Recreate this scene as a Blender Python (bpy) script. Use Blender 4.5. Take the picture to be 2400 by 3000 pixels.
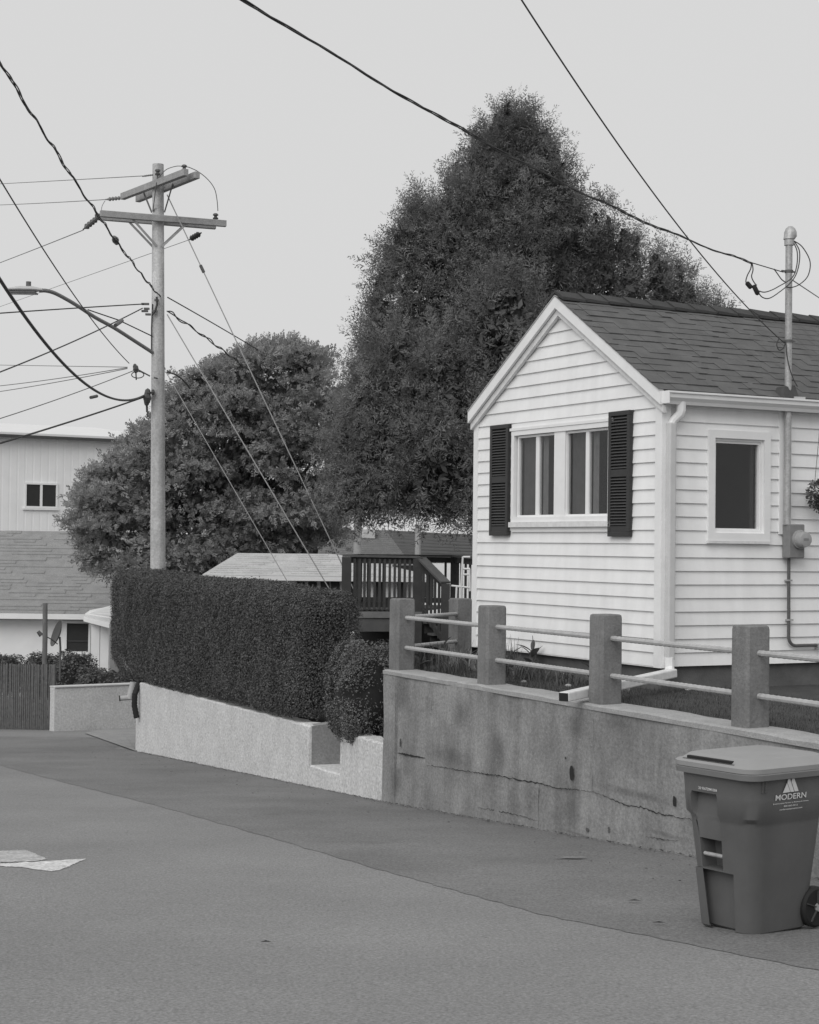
import bpy, bmesh, math, random
import numpy as np
from mathutils import Vector, Matrix, Euler
random.seed(7); rng = np.random.default_rng(7)
S = bpy.context.scene; COL = S.collection
R = math.radians
for o in list(bpy.data.objects): bpy.data.objects.remove(o)

# ------------------------------------------------------------------ camera, sky, sun, exposure
CAMZ = 2.5; PITCH = R(1.14); ROLL = R(0.65); FPX = 4970.0
cd = bpy.data.cameras.new('camera'); cam = bpy.data.objects.new('camera', cd); COL.objects.link(cam)
cd.sensor_fit = 'HORIZONTAL'; cd.sensor_width = 24.0; cd.lens = FPX/2400*24.0
cd.clip_start = 0.1; cd.clip_end = 3000
CR = Matrix.Rotation(R(90)+PITCH, 3, 'X') @ Matrix.Rotation(ROLL, 3, 'Z')
cam.matrix_world = Matrix.Translation((0, 0, CAMZ)) @ CR.to_4x4()
S.camera = cam
SUN_EL, SUN_AZ = 42, 207        # azimuth clockwise from +Y: behind the camera, a little to the left
w = bpy.data.worlds.new('World'); S.world = w; w.use_nodes = True
nt = w.node_tree; nt.nodes.clear()
sky = nt.nodes.new('ShaderNodeTexSky'); sky.sky_type = 'NISHITA'; sky.sun_disc = False
sky.sun_elevation = R(SUN_EL); sky.sun_rotation = R(SUN_AZ); sky.air_density = 2.0; sky.dust_density = 6.0
bw = nt.nodes.new('ShaderNodeRGBToBW'); nt.links.new(sky.outputs[0], bw.inputs[0])
clampn = nt.nodes.new('ShaderNodeMath'); clampn.operation = 'MINIMUM'; clampn.inputs[1].default_value = 8.0
nt.links.new(bw.outputs[0], clampn.inputs[0])
mx = nt.nodes.new('ShaderNodeMath'); mx.operation = 'MULTIPLY_ADD'      # a thick even cloud deck with a trace of the clear sky behind
mx.inputs[1].default_value = 0.04; mx.inputs[2].default_value = 6.15
nt.links.new(clampn.outputs[0], mx.inputs[0])
bg = nt.nodes.new('ShaderNodeBackground'); bg.inputs['Strength'].default_value = 0.1
nt.links.new(mx.outputs[0], bg.inputs['Color'])
wo = nt.nodes.new('ShaderNodeOutputWorld'); nt.links.new(bg.outputs[0], wo.inputs[0])
sd = bpy.data.lights.new('sun', 'SUN'); sd.energy = 1.5; sd.angle = R(50); sd.color = (1, .995, .985)
so = bpy.data.objects.new('sun', sd); COL.objects.link(so)
az, el = R(SUN_AZ), R(SUN_EL)
sdir = Vector((math.sin(az)*math.cos(el), math.cos(az)*math.cos(el), math.sin(el)))
so.rotation_euler = sdir.to_track_quat('Z', 'Y').to_euler(); so.location = (0, -5, 30)
vs = S.view_settings; vs.view_transform = 'Standard'; vs.look = 'None'; vs.exposure = 0.12; vs.gamma = 1.0
vs.use_curve_mapping = False
S.render.engine = 'CYCLES'

# ------------------------------------------------------------------ survey helpers: sight lines of the camera and planes of the place
K = 2400/1725.0
def ray(u, v):
    d = CR @ Vector(((u*K-1200)/FPX, -(v*K-1500)/FPX, -1.0))
    return d/d.y
def P(u, v, D):
    d = ray(u, v); return Vector((0, 0, CAMZ)) + d*D
def onplane(u, v, p0, n):
    d = ray(u, v); c = Vector((0, 0, CAMZ)); t = (Vector(p0)-c).dot(n)/d.dot(n); return c + d*t
def proj(p):
    q = CR.transposed() @ (Vector(p)-Vector((0, 0, CAMZ)))
    return ((q.x/-q.z*FPX+1200)/K, (-q.y/-q.z*FPX+1500)/K)
def zr(y):
    if y <= 28.6: return 1.12-.0742*max(y, -12)
    if y <= 48: return -1.002-.04*(y-28.6)
    return -1.778
def onroad(u, v):
    d = ray(u, v); lo, hi = 1.0, 200.0
    for _ in range(60):
        m = (lo+hi)/2
        if CAMZ+d.z*m > zr(m): lo = m
        else: hi = m
    return Vector((d.x*lo, lo, zr(lo)))

# ------------------------------------------------------------------ object helpers
def tag(o, label=None, cat=None, group=None, kind=None):
    if label: o['label'] = label
    if cat: o['category'] = cat
    if group: o['group'] = group
    if kind: o['kind'] = kind
    return o
def empty(name, loc=(0, 0, 0), rz=0, label=None, cat=None, group=None):
    o = bpy.data.objects.new(name, None); COL.objects.link(o); o.location = loc; o.rotation_euler = (0, 0, rz)
    o.empty_display_size = .2
    return tag(o, label, cat, group)
def link(name, me, parent=None, loc=None, rot=None):
    o = bpy.data.objects.new(name, me); COL.objects.link(o)
    if parent is not None: o.parent = parent
    if loc is not None: o.location = loc
    if rot is not None: o.rotation_euler = rot
    return o
class MB:
    def __init__(s): s.v = []; s.f = []
    def add(s, vs, fs):
        b = len(s.v); s.v += [tuple(x) for x in vs]; s.f += [tuple(i+b for i in f) for f in fs]; return s
    def box(s, x0, y0, z0, x1, y1, z1):
        vs = [(x0,y0,z0),(x1,y0,z0),(x1,y1,z0),(x0,y1,z0),(x0,y0,z1),(x1,y0,z1),(x1,y1,z1),(x0,y1,z1)]
        return s.add(vs, [(0,3,2,1),(4,5,6,7),(0,1,5,4),(1,2,6,5),(2,3,7,6),(3,0,4,7)])
    def bar(s, a, b, w, h, up=(0,0,1)):
        a, b = Vector(a), Vector(b); d = (b-a).normalized(); up = Vector(up)
        sx = d.cross(up); sx = sx.normalized() if sx.length > 1e-6 else Vector((1,0,0)); uz = sx.cross(d)
        vs = []
        for p in (a, b):
            for i, j in ((-1,-1),(1,-1),(1,1),(-1,1)): vs.append(p+sx*(i*w/2)+uz*(j*h/2))
        return s.add(vs, [(0,1,2,3),(7,6,5,4),(0,4,5,1),(1,5,6,2),(2,6,7,3),(3,7,4,0)])
    def tube(s, pts, r, n=8, cap=True):
        pts = [Vector(p) for p in pts]; rs = r if hasattr(r, '__len__') else [r]*len(pts)
        b = len(s.v); prev = None
        for i, p in enumerate(pts):
            d = (pts[min(i+1, len(pts)-1)]-pts[max(i-1, 0)]).normalized()
            if prev is None:
                sx = d.orthogonal().normalized()
            else:
                sx = prev-d*prev.dot(d); sx = sx.normalized() if sx.length > 1e-6 else d.orthogonal().normalized()
            prev = sx; sy = d.cross(sx)
            for k in range(n):
                a = 2*math.pi*k/n; s.v.append(tuple(p+sx*(rs[i]*math.cos(a))+sy*(rs[i]*math.sin(a))))
        for i in range(len(pts)-1):
            for k in range(n):
                k2 = (k+1) % n; s.f.append((b+i*n+k, b+i*n+k2, b+(i+1)*n+k2, b+(i+1)*n+k))
        if cap:
            s.f.append(tuple(b+k for k in reversed(range(n)))); e = b+(len(pts)-1)*n
            s.f.append(tuple(e+k for k in range(n)))
        return s
    def prism(s, poly, z0, z1):
        n = len(poly); g = lambda z, p: (p[0], p[1], z(p) if callable(z) else z)
        vs = [g(z0, p) for p in poly]+[g(z1, p) for p in poly]
        fs = [tuple(reversed(range(n))), tuple(range(n, 2*n))]+[(i, (i+1) % n, n+(i+1) % n, n+i) for i in range(n)]
        return s.add(vs, fs)
    def loft(s, rings, cap=True):
        b = len(s.v); n = len(rings[0])
        for r in rings: s.v += [tuple(p) for p in r]
        for i in range(len(rings)-1):
            for k in range(n):
                k2 = (k+1) % n; s.f.append((b+i*n+k, b+i*n+k2, b+(i+1)*n+k2, b+(i+1)*n+k))
        if cap:
            s.f.append(tuple(b+k for k in reversed(range(n)))); e = b+(len(rings)-1)*n; s.f.append(tuple(e+k for k in range(n)))
        return s
    def mesh(s, name, mat=None, smooth=False):
        me = bpy.data.meshes.new(name); me.from_pydata(s.v, [], s.f); me.update()
        if mat: me.materials.append(mat)
        if smooth:
            me.polygons.foreach_set('use_smooth', [True]*len(me.polygons))
            if smooth != 'all': me.set_sharp_from_angle(angle=R(35))
        return me
    def build(s, name, mat, parent=None, smooth=False, bevel=0, loc=None, rot=None):
        o = link(name, s.mesh(name, mat, smooth), parent, loc, rot)
        if bevel:
            m = o.modifiers.new('bevel', 'BEVEL'); m.width = bevel; m.segments = 2; m.limit_method = 'ANGLE'; m.angle_limit = R(40)
        return o
def npmesh(name, V, F, mat, parent=None, loc=None, smooth=False):
    """V (n,3) float, F (m,k) int: one mesh of many leaves"""
    me = bpy.data.meshes.new(name); n, m, k = len(V), len(F), F.shape[1]
    me.vertices.add(n); me.vertices.foreach_set('co', np.ascontiguousarray(V, dtype=np.float32).ravel())
    me.loops.add(m*k); me.loops.foreach_set('vertex_index', np.ascontiguousarray(F, dtype=np.int32).ravel())
    me.polygons.add(m); me.polygons.foreach_set('loop_start', np.arange(0, m*k, k, dtype=np.int32))
    me.update(calc_edges=True); me.validate()
    for mm in (mat if isinstance(mat, (list, tuple)) else [mat]): me.materials.append(mm)
    if smooth: me.polygons.foreach_set('use_smooth', [True]*m)
    return link(name, me, parent, loc)

# ------------------------------------------------------------------ materials (the photograph is black and white: neutral greys)
MATS = {}
def mat(name, v, rough=.8, var=.12, scale=6, bump=0, bscale=60, streak=0, spots=0, spec=.3, metal=0, trans=0, detail=4, fine=0, leaf=0, famp=.4):
    if name in MATS: return MATS[name]
    m = bpy.data.materials.new(name); m.use_nodes = True; MATS[name] = m
    t = m.node_tree; N = t.nodes; L = t.links; bs = N['Principled BSDF']
    bs.inputs['Roughness'].default_value = rough; bs.inputs['Specular IOR Level'].default_value = spec
    bs.inputs['Metallic'].default_value = metal
    tc = N.new('ShaderNodeTexCoord'); gm = N.new('ShaderNodeNewGeometry')
    pos = gm.outputs['Position']
    def noise(sc, det=4, vec=pos, stretch=None):
        n = N.new('ShaderNodeTexNoise'); n.inputs['Scale'].default_value = sc; n.inputs['Detail'].default_value = det
        n.inputs['Roughness'].default_value = .6
        if stretch:
            mp = N.new('ShaderNodeMapping'); mp.inputs['Scale'].default_value = stretch; L.new(vec, mp.inputs[0]); vec = mp.outputs[0]
        L.new(vec, n.inputs['Vector']); return n.outputs['Fac']
    def math_(op, a, b):
        n = N.new('ShaderNodeMath'); n.operation = op
        for i, x in enumerate((a, b)):
            if isinstance(x, (int, float)): n.inputs[i].default_value = x
            else: L.new(x, n.inputs[i])
        return n.outputs[0]
    def spread(fac, amt):      # 1 + amt*(fac-.5)*2
        return math_('ADD', math_('MULTIPLY', fac, 2*amt), 1-amt)
    val = math_('MULTIPLY', spread(noise(scale, detail), var*1.8), v)
    if fine: val = math_('MULTIPLY', val, spread(noise(fine, 2), famp))
    if streak: val = math_('MULTIPLY', val, spread(noise(3.0, 5, stretch=(1.6, 1.6, .16)), streak*1.6))
    if spots:
        r = N.new('ShaderNodeMapRange'); r.inputs[1].default_value = .62; r.inputs[2].default_value = .72; r.clamp = True
        L.new(noise(2.3, 6), r.inputs[0]); val = math_('MULTIPLY', val, math_('SUBTRACT', 1, math_('MULTIPLY', r.outputs[0], spots)))
    if leaf:
        oi = N.new('ShaderNodeNewGeometry'); val = math_('MULTIPLY', val, spread(oi.outputs['Random Per Island'], leaf))
    L.new(val, bs.inputs['Base Color'])
    if bump:
        b = N.new('ShaderNodeBump'); b.inputs['Strength'].default_value = bump; b.inputs['Distance'].default_value = .01
        L.new(noise(bscale, 5), b.inputs['Height']); L.new(b.outputs[0], bs.inputs['Normal'])
    if trans:
        tr = N.new('ShaderNodeBsdfTranslucent'); L.new(val, tr.inputs['Color'])
        ms = N.new('ShaderNodeMixShader'); ms.inputs[0].default_value = trans
        L.new(bs.outputs[0], ms.inputs[1]); L.new(tr.outputs[0], ms.inputs[2]); L.new(ms.outputs[0], N['Material Output'].inputs[0])
    return m
ASPH = mat('asphalt_road', .235, .92, .13, .55, .8, 70, fine=60, famp=.7)
APRON = mat('asphalt_apron', .188, .92, .22, .7, .8, 70, fine=52, spots=.14, famp=.75)
PAINT = mat('worn_road_paint', .60, .85, .25, 9, .4, 60, fine=38, famp=.7, spots=.35)
CONC = mat('weathered_concrete', .245, .9, .38, 1.9, .8, 36, streak=.30, fine=34, spots=.25, famp=.42, detail=9)
CONCD = mat('damp_concrete', .11, .9, .2, 4, .4, 60, streak=.2)
CONCT = mat('concrete_coping', .36, .9, .15, 5, .5, 60, fine=70)
POSTC = mat('concrete_post', .18, .9, .26, 4, .6, 50, streak=.3, fine=45, famp=.34, detail=8)
CRACK = mat('crack_dark', .03, 1, .1, 5)
STUC = mat('rough_stucco', .60, .95, .10, 3, 1.0, 40, fine=30, streak=.02, famp=.55)
SOIL = mat('soil', .055, 1, .3, 6, .6, 30)
LAWN = mat('lawn_ground', .06, 1, .3, 5, .6, 40)
GRASS = mat('grass_blades', .10, .8, .3, 3, leaf=.5, trans=.3)
SIDE = mat('white_siding', .82, .55, .06, 3, .15, 14, streak=.09)
TRIM = mat('white_trim', .81, .5, .06, 5, .1, 20)
TRIMO = mat('weathered_white_trim', .70, .6, .15, 14, .2, 30)
SHUT = mat('dark_shutter', .042, .5, .12, 6, .1, 30)
SHING = mat('asphalt_shingle', .122, .95, .2, 5, .7, 120, fine=160)
SHINGD = mat('ridge_shingle', .06, .95, .2, 4, .7, 120, fine=160)
SHINGL = mat('pale_far_shingle', .50, .95, .16, 3, .6, 60, fine=30)
SHINGM = mat('mid_far_shingle', .25, .95, .16, 3, .6, 60, fine=30)
SHINGK = mat('dark_far_shingle', .13, .95, .16, 3, .6, 60, fine=30)
GALV = mat('galvanised_steel', .42, .45, .2, 12, .1, 40, metal=.35, fine=60)
METER = mat('meter_grey', .22, .5, .15, 20, .1, 40)
GLASSM = mat('meter_glass', .34, .15, .1, 20, spec=.6)
DPIPE = mat('dark_conduit', .11, .5, .15, 20)
WIRE = mat('black_cable', .055, .6, .1, 20)
WIREG = mat('bare_wire', .17, .5, .1, 20)
STEEL = mat('hardware_steel', .12, .6, .2, 30)
INSUL = mat('insulator_dark', .085, .35, .1, 20)
INSULG = mat('insulator_grey', .22, .4, .1, 20)
WOODP = mat('pole_wood', .48, .9, .2, 3, .7, 40, streak=.38, fine=26, famp=.4)
WOODA = mat('crossarm_wood', .33, .9, .2, 8, .4, 60, fine=60)
DECK = mat('dark_stained_wood', .048, .7, .2, 6, .3, 60)
DECKE = mat('deck_edge_board', .10, .8, .2, 6, .3, 60)
REED = mat('reed_fence', .13, .9, .3, 18, .3, 80, leaf=.45)
RAIL = mat('ribbed_rail', .42, .7, .15, 14, .4, 90)
BIN = mat('bin_plastic', .112, .5, .14, 3.5, .12, 200, streak=.12, spots=.10)
BINR = mat('bin_lid_plastic', .19, .5, .08, 5, .1, 200)
BINL = mat('bin_lid_top', .29, .55, .06, 4, .1, 200)
BLACK = mat('black_rubber', .02, .7, .1, 10)
PRINT = mat('white_print', .62, .6, .08, 40)
LIGHTM = mat('luminaire_grey', .45, .5, .1, 10)
BEIGE = mat('far_metal_siding', .82, .7, .05, 1.5, .15, 20)
BEIGR = mat('far_white_roof', .70, .6, .04, 1)
FARW = mat('far_white_wall', .80, .8, .06, 2)
DARKW = mat('far_dark', .03, .5, .1, 5)
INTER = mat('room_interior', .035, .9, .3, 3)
CURT = mat('sheer_curtain', .115, .9, .2, 9)
CURTL = mat('pale_curtain_edge', .24, .9, .2, 9)
BARK = mat('bark', .09, .95, .3, 6, .8, 25)
BUSHL = mat('bush_leaves', .15, .6, .18, 2.2, leaf=.6, trans=.2)
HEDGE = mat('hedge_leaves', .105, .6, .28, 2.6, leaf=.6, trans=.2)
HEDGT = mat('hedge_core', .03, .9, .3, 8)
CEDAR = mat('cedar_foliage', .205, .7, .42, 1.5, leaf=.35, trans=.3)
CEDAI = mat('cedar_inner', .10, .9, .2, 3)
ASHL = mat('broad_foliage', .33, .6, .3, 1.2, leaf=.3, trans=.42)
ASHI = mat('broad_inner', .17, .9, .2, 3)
PLANT = mat('garden_leaf', .11, .6, .25, 8, leaf=.3, trans=.25)
DRYG = mat('dry_grass', .26, .8, .25, 8, leaf=.4, trans=.3)
DISH = mat('dish_grey', .07, .5, .1, 10)
def glass_mat():
    m = bpy.data.materials.new('window_glass'); m.use_nodes = True; t = m.node_tree; t.nodes.clear()
    o = t.nodes.new('ShaderNodeOutputMaterial'); a = t.nodes.new('ShaderNodeBsdfTransparent'); b = t.nodes.new('ShaderNodeBsdfGlossy')
    a.inputs[0].default_value = (.85, .85, .85, 1); b.inputs['Roughness'].default_value = .02
    lw = t.nodes.new('ShaderNodeLayerWeight'); lw.inputs[0].default_value = .5
    pw_ = t.nodes.new('ShaderNodeMath'); pw_.operation = 'POWER'; pw_.inputs[1].default_value = 5; t.links.new(lw.outputs['Facing'], pw_.inputs[0])
    fr = t.nodes.new('ShaderNodeMath'); fr.operation = 'MULTIPLY_ADD'; fr.inputs[1].default_value = .96; fr.inputs[2].default_value = .04; t.links.new(pw_.outputs[0], fr.inputs[0])
    mm = t.nodes.new('ShaderNodeMixShader')
    t.links.new(fr.outputs[0], mm.inputs[0]); t.links.new(a.outputs[0], mm.inputs[1]); t.links.new(b.outputs[0], mm.inputs[2])
    t.links.new(mm.outputs[0], o.inputs[0]); return m
GLASS = glass_mat()

# ------------------------------------------------------------------ foliage helpers
def rot_mats(n, tilt_dirs=None):
    q = rng.normal(size=(n, 4)); q /= np.linalg.norm(q, axis=1)[:, None]; w_, x, y, z = q.T
    return np.stack([np.stack([1-2*(y*y+z*z), 2*(x*y-z*w_), 2*(x*z+y*w_)], -1),
                     np.stack([2*(x*y+z*w_), 1-2*(x*x+z*z), 2*(y*z-x*w_)], -1),
                     np.stack([2*(x*z-y*w_), 2*(y*z+x*w_), 1-2*(x*x+y*y)], -1)], 1)
def frames(dirs, jitter=.4):
    """matrices whose first axis points along dirs (jittered), random roll"""
    d = dirs + rng.normal(size=dirs.shape)*jitter; d /= np.linalg.norm(d, axis=1)[:, None]+1e-9
    r = rng.normal(size=d.shape); b = np.cross(d, r); b /= np.linalg.norm(b, axis=1)[:, None]+1e-9
    c = np.cross(d, b); return np.stack([d, b, c], -1)
def frames_n(dirs, jitter=.5):
    n = dirs + rng.normal(size=dirs.shape)*jitter; n /= np.linalg.norm(n, axis=1)[:, None]+1e-9
    r = rng.normal(size=n.shape); t = np.cross(n, r); t /= np.linalg.norm(t, axis=1)[:, None]+1e-9
    return np.stack([t, np.cross(n, t), n], -1)
def frames_flat(dirs, jitter=.4, upj=.45, outw=.0, upw=1.0):
    d = dirs + rng.normal(size=dirs.shape)*jitter; d /= np.linalg.norm(d, axis=1)[:, None]+1e-9
    u = np.array([0, 0, upw])+dirs*outw+rng.normal(size=d.shape)*upj; b = np.cross(u, d); b /= np.linalg.norm(b, axis=1)[:, None]+1e-9
    return np.stack([d, b, np.cross(d, b)], -1)
def scatter(tV, tF, pts, M, sc):
    n = len(pts); V = np.einsum('nij,kj->nki', M, tV)*sc[:, None, None]+pts[:, None, :]
    F = tF[None]+(np.arange(n)*len(tV))[:, None, None]
    return V.reshape(-1, 3), F.reshape(-1, tF.shape[1])
def leaf_quad(l=1., w=.5):
    return np.array([(0, 0, 0), (l*.5, -w*.5, .06*l), (l, 0, 0), (l*.5, w*.5, .06*l)]), np.array([(0, 1, 2, 3)])
def spray_template(n, spread, length, lw, seed, flat=.25):
    r = np.random.default_rng(seed); V = []; F = []
    for i in range(n):
        t = (i+.5)/n; base = np.array([t*.75, 0, 0])+r.normal(size=3)*np.array([.02, .05, .05])
        side = 1 if i % 2 else -1; ang = side*spread*(1-.4*t)+r.normal()*.25
        d = np.array([math.cos(ang), math.sin(ang), r.normal()*flat]); d /= np.linalg.norm(d)
        p = np.cross(d, [0, 0, 1.]); p /= np.linalg.norm(p); l = length*(1-.45*t)*r.uniform(.7, 1.2)
        b = len(V); V += [base-p*lw*.3, base+d*l*.55-p*lw, base+d*l, base+d*l*.55+p*lw]; F.append((b, b+1, b+2, b+3))
    return np.array(V), np.array(F)

# ================================================================== SETTING
rows = [-12, -6, 0, 3, 5, 7, 9, 11, 13, 15, 17, 19, 21, 23, 25, 27, 28.6, 30, 32, 34, 37, 41, 48, 70, 120, 300, 900]
def sheet(name, xf0, xf1, ys, dz, m, nx=1):
    b = MB(); vs = []; fs = []
    for y in ys:
        a, c = xf0(y), xf1(y)
        for i in range(nx+1): vs.append((a+(c-a)*i/nx, y, zr(y)+dz))
    for j in range(len(ys)-1):
        for i in range(nx): k = j*(nx+1)+i; fs.append((k, k+1, k+nx+2, k+nx+1))
    return b.add(vs, fs).build(name, m)
WA = R(25.6); WO = Vector((-.20, 17.935, 0))          # concrete wall line: origin at its far end, turned 25.6 degrees
WX = Vector((math.cos(WA), math.sin(WA), 0)); WY = Vector((-math.sin(WA), math.cos(WA), 0))
SX0, SY0, SKX = -.215, 18.02, -.411                    # stucco wall line  x = SX0 + SKX*(y-SY0)
def wallx(y):
    if y <= 18: return WO.x+(y-WO.y)*WY.x/WY.y
    return SX0+SKX*(y-SY0)
tag(sheet('ground', lambda y: -900, lambda y: 900, rows, -.06, mat('ground_earth', .09, 1, .3, .4, .3, 10)), kind='structure')
tag(sheet('road', lambda y: -40, lambda y: wallx(min(y, 34))+.25, [y for y in rows if y <= 48], 0, ASPH, 3), kind='structure')
seam_px = [(-260,1548),(-120,1582),(0,1612),(150,1652),(350,1702),(560,1762),(800,1832),(960,1877),(1150,1929),(1400,1979),(1725,2045),(1900,2082),(2300,2165)]
seam = [onroad(u, v) for u, v in seam_px]
ap = MB(); L = []; Rr = []
NS = 160
def lerp_poly(pts, t):
    s = t*(len(pts)-1); i = min(int(s), len(pts)-2); return pts[i].lerp(pts[i+1], s-i)
for i in range(NS+1):
    p = lerp_poly(seam, 1-i/NS); j = .012*math.sin(i*1.7)+.01*random.uniform(-1, 1)
    L.append((p.x+j, p.y, zr(p.y)+.003))
    q = wallx(min(p.y, 33.2))+.12
    if p.y > 28.9: q = min(q+.0, -5.0)
    Rr.append((q, p.y, zr(p.y)+.003))
# apron rows share the seam's y; wall side follows the wall line
vs_ = []; fs_ = []
for i in range(NS+1):
    a, c = Vector(L[i]), Vector(Rr[i])
    for k in range(7): vs_.append(tuple(a.lerp(c, k/6)))
for i in range(NS):
    for k in range(6): b = i*7+k; fs_.append((b, b+1, b+8, b+7))
ap.add(vs_, fs_); tag(ap.build('pavement', APRON), kind='structure')
mk = MB()
def cpt(x, y): return onroad(x/3.45*.71875, (2400+y/3.45)*.71875)
for poly in ([(-300,462),(0,455),(250,440),(870,405),(760,455),(600,520),(520,532),(330,510),(220,490),(0,480),(-300,478)],
             [(-300,335),(0,328),(260,315),(360,355),(480,410),(350,432),(0,444),(-300,450)]):
    p = [cpt(*q) for q in poly]; mk = MB(); pj = []
    for i in range(len(p)):
        for k in range(14): q = p[i].lerp(p[(i+1) % len(p)], k/14); pj.append(Vector((q.x+random.gauss(0, .004), q.y+random.gauss(0, .007), q.z)))
    p = pj; n = len(p)
    mk.add([(q.x, q.y, q.z+.004) for q in p], [tuple(range(n))])
    o = mk.build('road_marking', PAINT if poly[0][1] > 400 else mat('faded_road_paint', .42, .85, .3, 9, .4, 60, fine=38, famp=.8, spots=.45)); tag(o, kind='structure')

# raised yard, planting bed
lawn_poly = [(WO+WX*.1+WY*.05)[:2], (WO+WX*.1-WY*14)[:2], (16, 2), (22, 20), (16, 34), (1.6, 24.2), (.70, 19.75)]
tag(MB().prism(lawn_poly, -1, lambda p: 1.17 if p[0] < 4 else 1.2).build('lawn', LAWN), kind='structure')
bed_poly = [(-.05, 18.05), (.70, 19.75), (1.6, 24.2), (9, 30), (7, 40), (-2.2, 36), (-4.1, 30.5), (SX0+SKX*(28.4-SY0)+.1, 28.4), (SX0+SKX*(20.42-SY0)+.1, 20.42), (SX0+SKX*(20.42-SY0)+1.2, 20.86), (SX0+SKX*(19.3-SY0)+1.2, 19.74), (SX0+SKX*(19.25-SY0)+.1, 19.25)]
bed_poly = bed_poly[::-1]
tag(MB().prism(bed_poly, -1.6, lambda p: .27 if p[1] < 22 else .12).build('garden_bed', SOIL), kind='structure')

# ================================================================== CONCRETE RETAINING WALL
WTOP = 1.19
def WL(x, y, z): return WO+WX*x+WY*y+Vector((0, 0, z))
def on_wall(u, v, off=0.0):
    p = onplane(u, v, WO-WX*off, WX); d = p-WO; return d.dot(WY), p.z      # (y along, z)
cw = empty('retaining_wall', (WO.x, WO.y, 0), WA, 'weathered grey concrete retaining wall with cracks below the posts and rails', 'wall')
def ground_at(ly): return zr((WO+WY*ly).y)
b = MB(); n = 60; front = []; 
ys = [.11-(14.1)*i/n for i in range(n+1)]
vs_, fs_ = [], []
zlev = [-.25, .15, .35, .5, .65, .78, .9, 1.0]
for y in ys:
    g = ground_at(y)
    for q in zlev:
        z = g+(WTOP-.035-g)*q if q > 0 else g+q
        j = .006*math.sin(y*3.1+q*4)+.004*math.sin(y*7.7-q*9)+random.uniform(-.002, .002)
        vs_.append((j-.03*(1-max(q, 0))*0.6, y, z))
    vs_.append((.30, y, WTOP-.035)); vs_.append((.30, y, g-.25))
m_ = len(zlev)+2
for i in range(n):
    for k in range(m_-1): a = i*m_+k; fs_.append((a, a+m_, a+m_+1, a+1))
fs_.append(tuple(range(m_))); fs_.append(tuple(n*m_+k for k in reversed(range(m_))))
b.add(vs_, fs_).build('wall_body', CONC, cw, smooth=True)
b = MB(); vs_, fs_ = [], []
for y in ys:
    j = random.uniform(-.006, .006); t = random.uniform(-.005, .005)
    vs_ += [(-.012+j, y, WTOP-.05), (-.014+j, y, WTOP-.012+t), (.012, y, WTOP+t), (.29, y, WTOP+.004+t), (.31, y, WTOP-.05)]
for i in range(n):
    for k in range(4): a = i*5+k; fs_.append((a, a+5, a+6, a+1))
fs_.append((0, 1, 2, 3, 4)); fs_.append(tuple(n*5+k for k in (4, 3, 2, 1, 0)))
b.add(vs_, fs_).build('coping', CONCT, cw)
def strip(name, pts, width, m, parent, off=-.024, jag=.007, step=.02):
    """irregular dark line on the wall face, pts as (y, z)"""
    b = MB(); c = []; tot = sum(math.dist(pts[i], pts[i+1]) for i in range(len(pts)-1)); ns = max(4, int(tot/step))
    for i in range(ns+1):
        p = lerp_poly([Vector((a, b_, 0)) for a, b_ in pts], i/ns); c.append((p.x, p.y+random.uniform(-jag, jag)))
    vs_ = []; fs_ = []
    for i, (y, z) in enumerate(c):
        ww = width*random.uniform(.35, 1.3)*(.3+.7*math.sin(math.pi*min(1, max(0, i/ns))))
        d = (Vector(c[min(i+1, ns)])-Vector(c[max(i-1, 0)])).normalized(); nx_ = Vector((-d.y, d.x))*ww/2
        vs_ += [(off, y+nx_.x, z+nx_.y), (off, y-nx_.x, z-nx_.y)]
    for i in range(ns): fs_.append((2*i, 2*i+1, 2*i+3, 2*i+2))
    return b.add(vs_, fs_).build(name, m, parent)
def wpx(*pp, off=.024): return [on_wall(u, v, off) for u, v in pp]
def c3(x, y): return ((850+x/2.875)*.71875, (1950+y/2.875)*.71875)
def c4(x, y): return ((1400+x/2.464)*.71875, (2050+y/2.464)*.71875)
strip('crack', wpx(c3(905,735), c3(1000,755), c3(1135,780)), .022, CRACK, cw, jag=.003)
strip('crack', wpx(c3(1150,840), c3(1350,868), c3(1550,900), c4(30,532), c4(150,550), c4(440,605), c4(580,640), c4(700,650), c4(840,668)), .011, CRACK, cw)
strip('crack', wpx(c4(840,668), c4(960,715), c4(1060,760), c4(1180,775), c4(1330,830), c4(1460,850), c4(1600,880)), .010, CRACK, cw)
strip('crack', wpx(c4(0,780), c4(130,800), c4(300,835), c4(440,880)), .007, CRACK, cw)
strip('crack', wpx(c4(445,605), c4(438,700), c4(436,930)), .007, CRACK, cw, jag=.004)
strip('crack', wpx(c3(1198,170), c3(1195,330), c3(1188,420)), .008, CRACK, cw, jag=.003)
strip('crack', wpx(c4(828,540), c4(826,660)), .006, CRACK, cw, jag=.003)
strip('crack', wpx(c4(840,60), c4(835,240), c4(830,430)), .004, CONCD, cw, jag=.003)
strip('crack', wpx(c4(1210,990), c4(1330,1010), c4(1450,1020)), .005, CRACK, cw)
def blob(name, u, v, ry, rz, m, off=.026):
    y, z = on_wall(u, v, off); n = 14; sg = lambda c, e: math.copysign(abs(c)**e, c); vs_ = [(-off, y+ry*.8*sg(math.cos(2*math.pi*i/n), .55)*random.uniform(.78, 1.1), z+rz*.9*sg(math.sin(2*math.pi*i/n), .7)*random.uniform(.85, 1.1)) for i in range(n)]
    return MB().add(vs_, [tuple(range(n))]).build(name, m, cw)
blob('weep_hole', *c4(676,528), .038, .07, CRACK); blob('weep_hole', *c4(1420,735), .03, .045, CRACK)
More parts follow.
